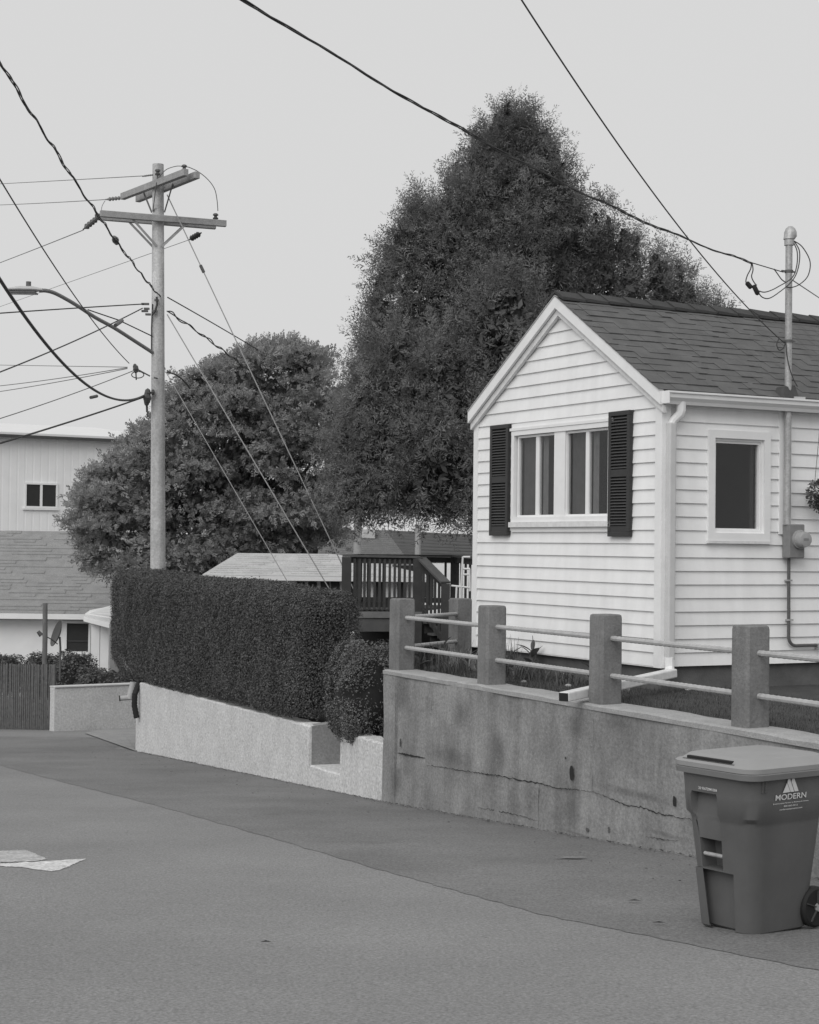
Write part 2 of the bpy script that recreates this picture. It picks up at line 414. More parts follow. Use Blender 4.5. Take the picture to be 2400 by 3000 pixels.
blob('weep_hole', *c3(928,650), .018, .05, CRACK); blob('pit', *c4(632,420), .012, .012, CRACK)
blob('pit', *c4(945,940), .02, .03, CONCD); blob('pit', *c4(790,940), .03, .02, CONCD)
def stain_mat():
    m = bpy.data.materials.new('damp_stain'); m.use_nodes = True; t = m.node_tree; N = t.nodes; L_ = t.links; bs = N['Principled BSDF']
    bs.inputs['Base Color'].default_value = (.085, .085, .085, 1); bs.inputs['Roughness'].default_value = .8
    tc = N.new('ShaderNodeTexCoord'); sp_ = N.new('ShaderNodeSeparateXYZ'); L_.new(tc.outputs['Generated'], sp_.inputs[0])
    def M(op, a, b=0.):
        n = N.new('ShaderNodeMath'); n.operation = op
        for i, x in enumerate((a, b)):
            if isinstance(x, (int, float)): n.inputs[i].default_value = x
            else: L_.new(x, n.inputs[i])
        return n.outputs[0]
    def tri(x, k): return M('MINIMUM', M('MULTIPLY', M('SUBTRACT', 1, M('ABSOLUTE', M('SUBTRACT', M('MULTIPLY', x, 2), 1))), k), 1)
    ns_ = N.new('ShaderNodeTexNoise'); ns_.inputs['Scale'].default_value = 7; ns_.inputs['Detail'].default_value = 6; ge = N.new('ShaderNodeNewGeometry'); L_.new(ge.outputs['Position'], ns_.inputs['Vector'])
    a = M('MULTIPLY', M('MULTIPLY', tri(sp_.outputs['Y'], 1.15), tri(sp_.outputs['Z'], 1.3)), M('MULTIPLY', ns_.outputs['Fac'], .52))
    tr = N.new('ShaderNodeBsdfTransparent'); ms = N.new('ShaderNodeMixShader'); L_.new(a, ms.inputs[0]); L_.new(tr.outputs[0], ms.inputs[1]); L_.new(bs.outputs[0], ms.inputs[2]); L_.new(ms.outputs[0], N['Material Output'].inputs[0]); return m
STAIN = stain_mat()
k_ = 0
for (ua, va, ub, vb) in (c4(600,560)+c4(760,1010), c4(600,40)+c4(800,330), c4(800,560)+c4(1480,800), c3(1080,600)+c3(1560,920), c3(860,40)+c3(1000,420), c4(110,200)+c4(200,540), c3(840,800)+c3(960,1150), c4(540,900)+c4(980,1060), c4(880,60)+c4(1100,250), c3(1360,220)+c3(1520,560), c4(1180,900)+c4(1600,1060)):
    ya, za = on_wall(ua, va, .026); yb, zb_ = on_wall(ub, vb, .026); k_ += 1; x_ = -.0245-.0012*k_
    MB().add([(x_, ya, zb_), (x_, yb, zb_), (x_, yb, za), (x_, ya, za)], [(0, 1, 2, 3)]).build('stain', STAIN, cw)
# end pilaster with its joint
y0, _ = on_wall(*c3(905, 400)); strip('joint', [(y0, WTOP-.08), (y0, ground_at(y0)+.05)], .018, CONCD, cw, jag=.004)

# posts and rails
PH = .76
post_pos = [WL(.15, 0, 0), WL(.15, -2.0, 0), WL(.15, -4.02, 0), WL(.15, -6.02, 0), WL(.15, -8.05, 0)]
back_post = Vector((.60, 19.62, 0))
def post_mesh():
    b = MB(); s = .108; rings = []
    for z, k in ((-.02, 1.0), (.0, 1.0), (PH-.03, .985), (PH-.008, .95), (PH, .86)):
        c = .022; h = s*k
        rings.append([(-h+c,-h,z),(h-c,-h,z),(h,-h+c,z),(h,h-c,z),(h-c,h,z),(-h+c,h,z),(-h,h-c,z),(-h,-h+c,z)])
    return b.loft(rings).mesh('post', POSTC, smooth=True)
PM = post_mesh()
plabels = ['far end concrete fence post beside the clipped bush', 'second concrete fence post, before the leafy weeds at the house',
           'third concrete fence post, over the white downspout outlet', 'nearest concrete fence post, behind the wheeled bin', 'concrete fence post beyond the right edge of the picture']
for p, lb in zip(post_pos, plabels):
    o = link('fence_post', PM, None, (p.x, p.y, WTOP-.01), (0, 0, WA+R(random.uniform(-2, 2)))); tag(o, lb, 'post', 'concrete fence posts on the wall')
o = link('fence_post', PM, None, (back_post.x, back_post.y, 1.14), (0, 0, WA)); tag(o, 'concrete fence post standing back against the corner of the house', 'post', 'concrete fence posts on the wall')
def ribbed(a, b_, name, label):
    a, b_ = Vector(a), Vector(b_); n = int((b_-a).length/.03); pts = []; rs = []
    for i in range(n+1): pts.append(a.lerp(b_, i/n)); rs.append(.0235 if i % 2 else .0208)
    o = MB().tube(pts, rs, 8).build(name, RAIL, None); return tag(o, label, 'rail', 'ribbed rails between the concrete posts')
names = ['far end', 'second', 'third', 'nearest']
for i in range(4):
    for h, hn in ((.55, 'upper'), (.235, 'lower')):
        a = post_pos[i]+Vector((0, 0, WTOP+h)); c = post_pos[i+1]+Vector((0, 0, WTOP+h))
        nm = ('%s ribbed rail between the %s and %s concrete posts' % (hn, names[i], names[i+1])) if i < 3 else '%s ribbed rail running right from the nearest concrete post' % hn
        ribbed(a, c, 'fence_rail', nm)
for h, hn in ((.55, 'upper'), (.235, 'lower')):
    ribbed(post_pos[0]+Vector((0, 0, WTOP+h)), back_post+Vector((0, 0, WTOP+h-.02)), 'fence_rail', '%s ribbed rail turning back from the far end post to the house' % hn)

# ================================================================== STUCCO WALL
def SXY(y, off=0):   # point on stucco line at depth y, moved off into the garden
    n = Vector((1, -SKX, 0)).normalized(); return Vector((SX0+SKX*(y-SY0), y, 0))+n*off
def stucco_block(name, y0, y1, z0, z1, th, parent, n=24, endback=None):
    b = MB(); vs_, fs_ = [], []
    for i in range(n+1):
        t = i/n; y = y0+(y1-y0)*t; zt = z0+(z1-z0)*t+random.uniform(-.008, .008); g = zr(y)-.1
        f = SXY(y, random.uniform(-.008, .008)); k = SXY(y, th)
        mz = (g+zt)/2
        vs_ += [(f.x, f.y, g), (f.x+random.uniform(-.008, .008), f.y, mz), (f.x, f.y, zt-.02), (f.x+.02, f.y, zt), (k.x, k.y, zt), (k.x, k.y, g)]
    for i in range(n):
        for k in range(5): a = i*6+k; fs_.append((a, a+1, a+7, a+6))
    fs_ += [(5, 4, 3, 2, 1, 0), tuple(n*6+k for k in range(6))]
    return b.add(vs_, fs_).build(name, STUC, parent, smooth=True)
sw = empty('stucco_wall', (0, 0, 0), 0, 'low white stucco garden wall with a stepped gap under the long hedge', 'wall')
stucco_block('wall_section', 18.02, 19.33, .40, .375, .22, sw)
stucco_block('wall_section', 20.33, 28.6, .335, .165, .24, sw, 60)
stucco_block('step_riser', 19.33, 20.33, -.10, -.135, .9, sw, 8)
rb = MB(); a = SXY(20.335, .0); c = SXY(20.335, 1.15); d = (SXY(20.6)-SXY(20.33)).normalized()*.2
rb.prism([(a+Vector((.03,0,0)))[:2], c[:2], (c+d)[:2], (a+d+Vector((.03,0,0)))[:2]], -.5, lambda p: .33+(.10 if p[0] > -.6 else 0)).build('return_wall', mat('smooth_shaded_concrete', .26, .9, .12, 4, .3, 50, fine=40), sw)  # smooth concrete, its grey darkened to paint in the shade of the gap
rb = MB(); a = SXY(19.33, .22); c = SXY(19.33, 1.15); d = (SXY(19.2)-SXY(19.33)).normalized()*.2
rb.prism([c[:2], a[:2], (a+d)[:2], (c+d)[:2]], -.5, .36).build('return_wall', STUC, sw)
b_ = MB(); a = SXY(19.33, .9); c = SXY(20.33, .9); e = SXY(20.33, 1.2); g = SXY(19.33, 1.2)
b_.prism([g[:2], a[:2], c[:2], e[:2]][::-1], -.5, .1).build('step', CONC, sw)
# pipes at the far end of the stucco wall
hp = [P(300, 1428, 28.5), P(292, 1440, 28.4), P(284, 1462, 28.3), P(283, 1485, 28.3), P(288, 1512, 28.3)]
rs_ = []; pp = []
for i in range(31):
    t = i/30*(len(hp)-1); k = min(int(t), len(hp)-2); pp.append(hp[k].lerp(hp[k+1], t-k)); rs_.append(.050 if i % 2 else .044)
tag(MB().tube(pp, rs_, 10).build('drain_hose', BLACK, smooth=True), 'black corrugated drain hose hanging over the far end of the stucco wall', 'hose')
pe = empty('drain_pipe', P(264, 1472, 28.75), 0, 'short pale drain pipe stub beside the black hose', 'pipe')
MB().tube([(-.09, 0, .01), (.12, .03, .03)], .045, 12).build('pipe_stub', mat('pvc_pipe', .42, .5, .1, 10), pe, smooth=True)
MB().tube([(-.105, -.003, .008), (-.088, 0, .01)], .05, 12).build('pipe_mouth', BLACK, pe, smooth=True)
MB().tube([(.07, .03, .0), (.13, .05, .28)], .06, 12).build('pipe_riser', mat('pvc_pipe', .42), pe, smooth=True)

# far white return wall, pad, reed fence
pA = onroad(113, 1540); pB = onroad(276, 1527); zt = P(113, 1449, pA.y).z
b_ = MB(); 
pB = Vector((pB.x, pA.y+.8, 0))
dirw = (pB-pA); dirw.z = 0; dirw.normalize(); nb = Vector((-dirw.y, dirw.x, 0))*.22
pB2 = pA+dirw*2.4
b_.prism([pA[:2], pB2[:2], (pB2+nb)[:2], (pA+nb)[:2]], -1.9, zt)
rw = empty('white_garden_wall', (0, 0, 0), 0, 'short smooth white wall across the end of the drive beside the reed fence', 'wall')
b_.build('wall_body', mat('smooth_stucco', .56, .9, .08, 3, .5, 40, fine=30), rw, bevel=.012)
MB().prism([(pA-nb*.1)[:2], (pB2-nb*.1)[:2], (pB2+nb*1.1)[:2], (pA+nb*1.1)[:2]], zt+.002, zt+.03).build('coping', mat('white_coping', .55, .8, .08, 6), rw, bevel=.006)
pad = [onroad(178, 1545), onroad(250, 1530), Vector((-4.4, 33.4, 0)), Vector((-3.6, 30, 0)), Vector((SXY(28.5).x, 28.5, 0)), onroad(285, 1583)]
tag(MB().add([(p.x, p.y, zr(p.y)+.016) for p in pad], [tuple(range(len(pad)))]).build('driveway', mat('concrete_pad', .30, .9, .12, 3, .4, 40, fine=40)), kind='structure')
rf = empty('reed_fence', (0, 0, 0), 0, 'dark upright reed fence at the left edge beyond the road', 'fence')
fA = onroad(112, 1537); fB = Vector((fA.x-4.2, fA.y+.15, 0))
RM = {}
for i in range(92):
    t = i/91; x = fA.x-.004-3.6*t; y = fA.y-.05+.15*t; key = i % 6
    if key not in RM: RM[key] = MB().tube([(0, 0, -.15), (0, 0, 1.27+.03*key/6)], .0195, 6).mesh('slat', REED)
    link('slat', RM[key], rf, (x, y+random.uniform(-.012, .012), zr(y)), (R(random.uniform(-.6, .6)), R(random.uniform(-.6, .6)), random.random()*6))
for zz in (.25, 1.0): MB().bar((fA.x+.01, fA.y, zr(fA.y)+zz), (fA.x-3.6, fA.y+.15, zr(fA.y)+zz), .03, .05).build('rail', REED, rf)
MB().box(fA.x-.02, fA.y-.09, zr(fA.y)-.1, fA.x+.03, fA.y+.04, zr(fA.y)+1.28).build('end_post', REED, rf)
fp = onroad(94, 1530); zz = P(95, 1270, 35.2).z
tag(MB().tube([(P(94,1400,35.2).x, 35.2, -1.4), (P(95,1330,35.2).x, 35.2, P(95,1330,35.2).z), (P(95,1270,35.2).x, 35.2, zz)], [.055, .052, .05], 10).build('wooden_post', mat('old_post', .16, .9, .2, 8, .3, 60), smooth=True), 'tall weathered post rising behind the reed fence', 'post')

# ================================================================== WHITE HOUSE
HA = R(28.1); HO = Vector((2.345, 15.75, 0))
HX = Vector((math.cos(HA), math.sin(HA), 0)); HY = Vector((-math.sin(HA), math.cos(HA), 0))
def onG(u, v, x=0.0):  # gable plane -> (y, z)
    p = onplane(u, v, HO+HX*x, HX); return (p-HO).dot(HY), p.z
def onR(u, v, y=0.0):  # right wall plane -> (x, z)
    p = onplane(u, v, HO+HY*y, HY); return (p-HO).dot(HX), p.z
def onGc5(x, y): return onG((1350+x/2.875)*.71875, (1150+y/2.875)*.71875)
house = empty('white_house', (HO.x, HO.y, 0), HA, 'small white clapboard house with dark shingle roof behind the post fence', 'house')
GW = 3.42; ZB = 1.405; EXP = .127; ZE = 3.96; SL = .615; ZA = ZE+SL*GW/2; HL = 7.0
# foundation
MB().box(.03, .03, .9, HL-.03, GW-.03, ZB+.03).build('foundation', mat('foundation_block', .12, .9, .25, 5, .4, 50), house)
# windows (opening rectangles)
gy1, gz1 = onGc5(470, 1080); gy0, gz2 = onGc5(1268, 300)     # left-bottom, right-top of the twin window
gy1 = onG(1087, 1000)[0]; gy0 = onG(1290, 1000)[0]
gzb = onG(1190, 1092)[1]; gzt = onG(1190, 904)[1]
rx0, rx1 = onR(1497, 1000)[0], onR(1608, 1000)[0]; rzb, rzt = onR(1550, 1126)[1], onR(1550, 920)[1]
gw_open = (gy0, gy1, gzb, gzt); rw_open = (rx0, rx1, rzb, rzt)
def board(pieces, to3, m=SIDE):
    b = MB()
    for (s0, s1, t0, t1, za, zb, z0) in pieces:   # s-range at the bottom and at the top
        off = lambda z: .021-.018*(z-z0)/EXP
        o0, o1 = off(za), off(zb)
        b.add([to3(s0, o0, za), to3(s1, o0, za), to3(t1, o1, zb), to3(t0, o1, zb), to3(s0, -.004, za), to3(s1, -.004, za), to3(t1, -.004, zb), to3(t0, -.004, zb)],
              [(0,1,2,3),(4,7,6,5),(0,4,5,1),(1,5,6,2),(2,6,7,3),(3,7,4,0)])
    return b
def courses(to3, length, opening, rake, parent, ztop):
    z = ZB; i = 0
    while z < ztop-.02:
        z1 = min(z+EXP+.004, ztop)
        lim = lambda q: (0, length)
        def cut(q):
            if not rake or q <= ZE-.02: return (0.0, length)
            d = (q-ZE+.02)/SL; return (d, length-d)
        a0, a1 = cut(z); b0, b1 = cut(z1)
        if a1-a0 < .06: break
        if b1-b0 < .02: b0 = b1 = (a0+a1)/2; 
        pieces = []
        oy0, oy1, oz0, oz1 = opening
        if z1 <= oz0 or z >= oz1: pieces.append((a0, a1, b0, b1, z, z1, z))
        else:
            if z < oz0: pieces.append((oy0, oy1, oy0, oy1, z, oz0, z))
            if z1 > oz1: pieces.append((oy0, oy1, oy0, oy1, oz1, z1, z))
            pieces.append((a0, oy0, b0, oy0, z, z1, z)); pieces.append((oy1, a1, oy1, b1, z, z1, z))
        for pc_ in pieces: board([pc_], to3).build('siding_board', SIDE, parent)
        z += EXP
wallG = MB().box(.02, .06, ZB-.02, .05, .061, ZB+.0).build('gable_wall', SIDE, house)
wallR = MB().box(.06, .02, ZB-.02, .061, .05, ZB+.0).build('side_wall', SIDE, house)
courses(lambda s, o, z: (-o, s, z), GW, gw_open, True, wallG, ZA-.12)
courses(lambda s, o, z: (s, -o, z), HL, rw_open, False, wallR, ZE-.03)
# hidden walls close the shell
MB().box(.02, GW-.02, ZB, HL, GW, ZE).build('rear_wall', SIDE, house)
MB().box(HL-.02, .02, ZB, HL, GW, ZE).build('end_wall', SIDE, house)
# corner trims and starter
MB().box(-.024, -.028, ZB-.012, .075, -.001, ZE-.03).build('corner_trim', TRIM, house)
MB().box(-.028, -.026, ZB-.012, -.001, .075, ZE-.03).build('corner_trim', TRIM, house)
MB().box(-.026, GW-.07, ZB-.012, -.001, GW+.02, ZE-.05).build('corner_trim', TRIM, house)
MB().box(-.02, .08, ZB-.012, .0, GW-.07, ZB-.002).build('starter_strip', TRIMO, house)
# roof
OG, OE = .085, .075          # gable and eave overhang
roof = empty('roof', (0, 0, 0)); roof.parent = house
def rz_(y): return ZE+SL*(y) if y <= GW/2 else ZE+SL*(GW-y)
def slope_pt(x, d, h=0):   # d measured up the slope from the eave line, h normal to it; near slope
    ca = 1/math.sqrt(1+SL*SL); sa = SL*ca
    return (x, -OE+d*ca-h*sa, ZE-SL*OE+.05+d*sa+h*ca)
LS = (GW/2+OE)*math.sqrt(1+SL*SL)
rd = MB(); A = [slope_pt(-OG, 0, -.01), slope_pt(HL, 0, -.01), slope_pt(HL, LS, -.01), slope_pt(-OG, LS, -.01)]
A2 = [slope_pt(-OG, 0, -.05), slope_pt(HL, 0, -.05), slope_pt(HL, LS, -.05), slope_pt(-OG, LS, -.05)]
rd.add(A+A2, [(0,1,2,3),(7,6,5,4),(0,4,5,1),(1,5,6,2),(2,6,7,3),(3,7,4,0)])
fo = OE-.03
B = [(p[0], min(GW-p[1], GW+.03), p[2]+(SL*fo if p[1] < 0 else 0)) for p in A]; B2 = [(p[0], min(GW-p[1], GW+.03), p[2]+(SL*fo if p[1] < .02 else 0)) for p in A2]
rd.add(B+B2, [(3,2,1,0),(4,5,6,7),(1,5,4,0),(2,6,5,1),(3,7,6,2),(0,4,7,3)]); rd.build('roof_deck', SHINGD, house)
ang = math.atan(SL)
SHM = []
for k in range(5):
    wv = [.16, .13, .21, .19, .11][k]; th = [.003, .0095, .004, .0085, .011][k]
    SHM.append((wv, MB().box(0, 0, 0, wv, .21, th).mesh('shingle', SHING)))
EXS = .135; rest = MB(); nrow = int(LS/EXS)+1; cnt = 0
for r_ in range(nrow):
    x = -OG-.022; d = r_*EXS
    while x < HL:
        wv, me = random.choice(SHM); x0 = max(x, -OG-.012)
        if x+wv > -OG-.01 and d+.19 <= LS+.08:
            if x < 2.35 and cnt < 300:
                o = link('shingle', me, roof, slope_pt(max(x, -OG-.022), d, .009), (ang-R(2.6), 0, 0)); cnt += 1
            else:
                p0 = slope_pt(x, d, .012); p1 = slope_pt(x+wv-.004, d, .012); p2 = slope_pt(x+wv-.004, d+.15, .008); p3 = slope_pt(x, d+.15, .008)
                q0 = slope_pt(x, d, -.005); q1 = slope_pt(x+wv-.004, d, -.005)
                rest.add([p0, p1, p2, p3, q0, q1], [(0,1,2,3),(0,4,5,1)])
        x += wv
tag(rest.build('shingle_field', SHING, roof), kind='stuff')
# far slope shingles as one sheet, ridge caps
for i in range(int(HL/.28)+1):
    x = -OG-.015+i*.28; zc = rz_(GW/2)+.05+.022
    b = MB(); t = .012+.003*(i % 2); yr = GW/2; e = .15; dz = e*SL-.012
    b.add([(x, yr-e, zc-dz), (x, yr, zc+.004), (x, yr+e, zc-dz), (x+.30, yr-e, zc-dz-.006), (x+.30, yr, zc-.002), (x+.30, yr+e, zc-dz-.006),
           (x, yr-e, zc-dz+t+.02), (x, yr, zc+.022+t), (x, yr+e, zc-dz+t+.02), (x+.30, yr-e, zc-dz+.016), (x+.30, yr, zc+.02), (x+.30, yr+e, zc-dz+.016)],
          [(0,1,7,6),(1,2,8,7),(6,7,10,9),(7,8,11,10),(0,6,9,3),(2,5,11,8),(3,9,10,4),(4,10,11,5)])
    b.build('ridge_cap', SHINGD, roof)
# rake boards: three stepped mouldings on each side
def rake_board(mat_, w0, w1, x0, x1, name):
    for s in (0, 1):
        b = MB(); f = (lambda y: y) if not s else (lambda y: GW-y)
        lo = (-.035 if s else -OE-.01); pts = []
        for h in (-w0, -w1):
            pts += [(f(lo), ZE+SL*lo+h), (f(GW/2), ZE+SL*GW/2+h)]
        vs_ = [(x, p[0], p[1]) for x in (x0, x1) for p in pts]
        b.add(vs_, [(0,1,3,2),(4,6,7,5),(0,4,5,1),(2,3,7,6),(0,2,6,4),(1,5,7,3)]); b.build(name, mat_, house)
rake_board(TRIM, -.050, .075, -OG+.02, -OG-.012, 'rake_board')
rake_board(TRIMO, .078, .150, -.06, -.022, 'rake_moulding')
rake_board(TRIM, .040, .070, -OG+.02, -.02, 'rake_soffit')
rake_board(mat('drip_edge', .45, .6), -.057, -.047, -OG-.02, -OG+.03, 'drip_edge')
# far rake end block and near gutter end
# gutter with K profile
prof = [(-.02, .03), (-.02, -.085), (-.07, -.09), (-.085, -.06), (-.115, -.03), (-.118, .005), (-.135, .012), (-.135, .028), (-.125, .03), (-.105, .01), (-.075, -.07), (-.03, -.075), (-.03, .03)]
gb = MB(); gx0, gx1 = -OG+.02, HL; zg = ZE-SL*OE+.012
gb.loft([[(gx0, y-OE+.02, z+zg) for y, z in prof], [(gx1, y-OE+.02, z+zg) for y, z in prof]]); gut = gb.build('gutter', TRIM, house)
MB().prism([(gx0-.004, -OE-.0), (gx0+.004, -OE-.0), (gx0+.004, -OE-.115), (gx0-.004, -OE-.115)][::-1], zg-.085, zg+.03).build('gutter_end_cap', TRIM, gut)
MB().box(-OG+.03, -OE+.002, ZE-.10, HL, -.002, ZE-.07).build('soffit', TRIMO, house)
# downspout
dsx = .05; zg2 = zg-.09
ds = MB()
ds.tube([(.135, -.10, zg2+.03), (.135, -.10, zg2-.05), (.125, -.095, zg2-.085), (.075, -.065, zg2-.145), (.052, -.06, zg2-.19)], [.046, .046, .044, .038, .036], 10)
dso = ds.build('downspout', TRIM, house, smooth=True)
MB().box(.015, -.098, ZB+.06, .090, -.026, zg2-.165).build('downspout_pipe', mat('downspout_white', .58, .55, .1, 5, streak=.08), dso, bevel=.012)
for zz in (ZB+.22,): MB().box(.010, -.102, zz-.006, .095, -.022, zz+.006).build('joint_band', TRIMO, dso)
pE = onplane(1418, 1404, HO-HY*.06, HY)
loc = lambda p: Vector(((p-HO).dot(HX), (p-HO).dot(HY), p.z))
a = Vector((.05, -.062, ZB+.09)); m_ = Vector((.045, -.075, ZB-.02)); 
endp = onplane(1187, 1468, Vector((0, 0, WTOP+.06)), Vector((0, 0, 1))); e = loc(endp)
m2 = Vector((.0, -.13, ZB-.06))
b = MB(); b.tube([a, Vector((.05, -.064, ZB+.0)), m_, m2], [.046, .046, .046, .044], 8); b.build('elbow', TRIM, dso, smooth=True)
b = MB(); b.bar(m2+Vector((.05, .01, .01)), e, .10, .08); b.build('outlet_pipe', TRIMO, dso, bevel=.012)
d_ = (e-m2).normalized(); b = MB(); b.bar(e-d_*.004, e+d_*.003, .088, .068); b.build('outlet_mouth', BLACK, dso)

# twin window on the gable
def rect_frame(b, to3, s0, s1, z0, z1, w_, o0, o1):
    for (a0, a1, c0, c1) in ((s0, s1, z0, z0+w_), (s0, s1, z1-w_, z1), (s0, s0+w_, z0+w_, z1-w_), (s1-w_, s1, z0+w_, z1-w_)):
        vs_ = [to3(a0, o0, c0), to3(a1, o0, c0), to3(a1, o0, c1), to3(a0, o0, c1), to3(a0, o1, c0), to3(a1, o1, c0), to3(a1, o1, c1), to3(a0, o1, c1)]
        b.add(vs_, [(0,1,2,3),(7,6,5,4),(0,4,5,1),(1,5,6,2),(2,6,7,3),(3,7,4,0)])
    return b
def quadbox(b, to3, s0, s1, z0, z1, o0, o1):
    vs_ = [to3(s0, o0, z0), to3(s1, o0, z0), to3(s1, o0, z1), to3(s0, o0, z1), to3(s0, o1, z0), to3(s1, o1, z0), to3(s1, o1, z1), to3(s0, o1, z1)]
    return b.add(vs_, [(0,1,2,3),(7,6,5,4),(0,4,5,1),(1,5,6,2),(2,6,7,3),(3,7,4,0)])
tg = lambda s, o, z: (-o, s, z)
win = rect_frame(MB(), tg, gy0-.035, gy1+.035, gzb-.03, gzt+.03, .05, .042, -.02).build('gable_window', TRIM, house)
win['label'] = 'twin white framed window between dark shutters'
quadbox(MB(), tg, gy0-.06, gy1+.06, gzt+.031, gzt+.06, .05, -.0).build('drip_cap', TRIM, win)
quadbox(MB(), tg, gy0-.05, gy1+.05, gzt+.062, gzt+.105, .028, -.0).build('head_trim', TRIM, win)
quadbox(MB(), tg, gy0-.05, gy1+.05, gzb-.085, gzb-.031, .062, 0).build('sill', TRIMO, win)
quadbox(MB(), tg, gy0-.045, gy1+.045, gzb-.135, gzb-.087, .03, 0).build('apron_trim', TRIM, win)
sp = [onG(u, 1000)[0] for u in (1093, 1129, 1136, 1172, 1195, 1234, 1241, 1282)]
zp0 = onG(1130, 1085)[1]; zp1 = onG(1130, 924)[1]
zp0 = gzb+.02; zp1 = gzt-.025
quadbox(MB(), tg, sp[4], sp[3], gzb+.021, gzt-.021, .03, -.03).build('mullion', TRIM, win)
for (a_, b2, c_, d2) in ((sp[3], sp[2], sp[1], sp[0]), (sp[7], sp[6], sp[5], sp[4])):
    sash = rect_frame(MB(), tg, a_-.015, d2+.015, zp0, zp1, .022, .008, -.035).build('sash', TRIM, win)
    quadbox(MB(), tg, b2, c_, zp0+.023, zp1-.023, .004, -.03).build('muntin', TRIM, sash)
    quadbox(MB(), tg, a_, b2+.01, zp0+.02, zp1-.02, -.010, -.013).build('pane', GLASS, sash)
    quadbox(MB(), tg, c_-.01, d2, zp0+.02, zp1-.02, -.014, -.017).build('pane', GLASS, sash)
    # curtain behind the far half and a pale edge at the near half
    cb = MB(); n = 14; vs_, fs_ = [], []
    for i in range(n+1):
        y = c_-.01+(d2-c_+.02)*i/n; x = .07+.012*math.sin(i*2.3)
        vs_ += [(x, y, zp0), (x, y, zp1)]
    for i in range(n): fs_.append((2*i, 2*i+1, 2*i+3, 2*i+2))
    cb.add(vs_, fs_).build('curtain', CURT, win, smooth='all')
    cb = MB(); vs_, fs_ = [], []
    y1c = b2; y0c = b2-.26*(b2-a_)
    for i in range(7):
        y = y0c+(y1c-y0c)*i/6; x = .06+.01*math.sin(i*1.9); vs_ += [(x, y, zp0), (x, y, zp1)]
    for i in range(6): fs_.append((2*i, 2*i+1, 2*i+3, 2*i+2))
    cb.add(vs_, fs_).build('curtain', CURTL, win, smooth='all')
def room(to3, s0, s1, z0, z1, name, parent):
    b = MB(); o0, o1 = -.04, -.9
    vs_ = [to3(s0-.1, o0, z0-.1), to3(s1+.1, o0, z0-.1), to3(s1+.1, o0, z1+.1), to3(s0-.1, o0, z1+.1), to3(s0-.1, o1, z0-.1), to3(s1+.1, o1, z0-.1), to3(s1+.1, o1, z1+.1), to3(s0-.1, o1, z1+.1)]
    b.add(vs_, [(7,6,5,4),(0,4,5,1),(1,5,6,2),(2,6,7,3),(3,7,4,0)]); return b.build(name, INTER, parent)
room(tg, gy0, gy1, gzb, gzt, 'room', win)
# shutters
def shutter(ua, ub, vt, vb, parent):
    y_0, y_1 = onG(ub, 1000)[0], onG(ua, 1000)[0]; um = (ua+ub)/2; z_0 = onG(um, vb)[1]; z_1 = onG(um, vt)[1]
    sh = rect_frame(MB(), tg, y_0, y_1, z_0, z_1, .045, .062, .018).build('shutter', SHUT, parent, bevel=.004)
    zm = z_0+(z_1-z_0)*.505
    quadbox(MB(), tg, y_0+.045, y_1-.045, zm-.035, zm+.035, .060, .020).build('cross_rail', SHUT, sh)
    quadbox(MB(), tg, y_0+.046, y_1-.046, z_0+.0455, z_0+.10, .058, .020).build('panel_foot', SHUT, sh)
    quadbox(MB(), tg, y_0+.04, y_1-.04, z_0+.04, z_1-.04, .028, .019).build('backing', BLACK, sh)  # backing blackened to paint the shade between the slats
    lm = None
    for (lo, hi) in ((z_0+.105, zm-.04), (zm+.04, z_1-.05)):
        n = int((hi-lo)/.029)
        for i in range(n):
            z = lo+(i+.5)*(hi-lo)/n
            if lm is None:
                lm = MB().add([(-.060, y_0+.045, -.004), (-.060, y_1-.045, -.004), (-.030, y_1-.045, .014), (-.030, y_0+.045, .014), (-.060, y_0+.045, -.010), (-.060, y_1-.045, -.010), (-.030, y_1-.045, .008), (-.030, y_0+.045, .008)],
                              [(0,1,2,3),(7,6,5,4),(0,4,5,1),(1,5,6,2),(2,6,7,3),(3,7,4,0)]).mesh('slat', mat('lit_shutter_slat', .075, .5, .12, 6))  # slats paler than the frame, their lit tops put into the colour
            link('slat', lm, sh, (0, 0, z))
    return sh
shutter(1041, 1079, 895, 1128, house)
shutter(1291, 1336, 866, 1130, house)
# side window
tr_ = lambda s, o, z: (s, -o, z)
wr = rect_frame(MB(), tr_, rx0-.055, rx1+.055, rzb-.06, rzt+.055, .075, .042, -.015).build('side_window', TRIM, house)
wr['label'] = 'single white framed window with a dark pane'
rect_frame(MB(), tr_, rx0-.002, rx1+.002, rzb-.002, rzt+.002, .045, .012, -.04).build('inner_frame', TRIM, wr)
rect_frame(MB(), tr_, rx0+.030, rx1-.030, rzb+.030, rzt-.035, .030, -.002, -.05).build('sash', TRIM, wr)
quadbox(MB(), tr_, rx0-.06, rx1+.06, rzb-.085, rzb-.061, .05, 0).build('sill', TRIMO, wr)
quadbox(MB(), tr_, rx0+.05, rx1-.05, rzb+.05, rzt-.05, -.028, -.031).build('pane', GLASS, wr)
quadbox(MB(), tr_, rx1-.115, rx1-.08, rzb+.05, rzt-.05, -.055, -.07).build('inner_stile', mat('inner_stile', .05), wr)
room(tr_, rx0, rx1, rzb, rzt, 'room', wr)
MB().box(onR(1638,1000)[0], -.028, onR(1640,1125)[1], onR(1640,1000)[0]+.135, -.001, ZE-.04).build('conduit_batten', TRIM, house)

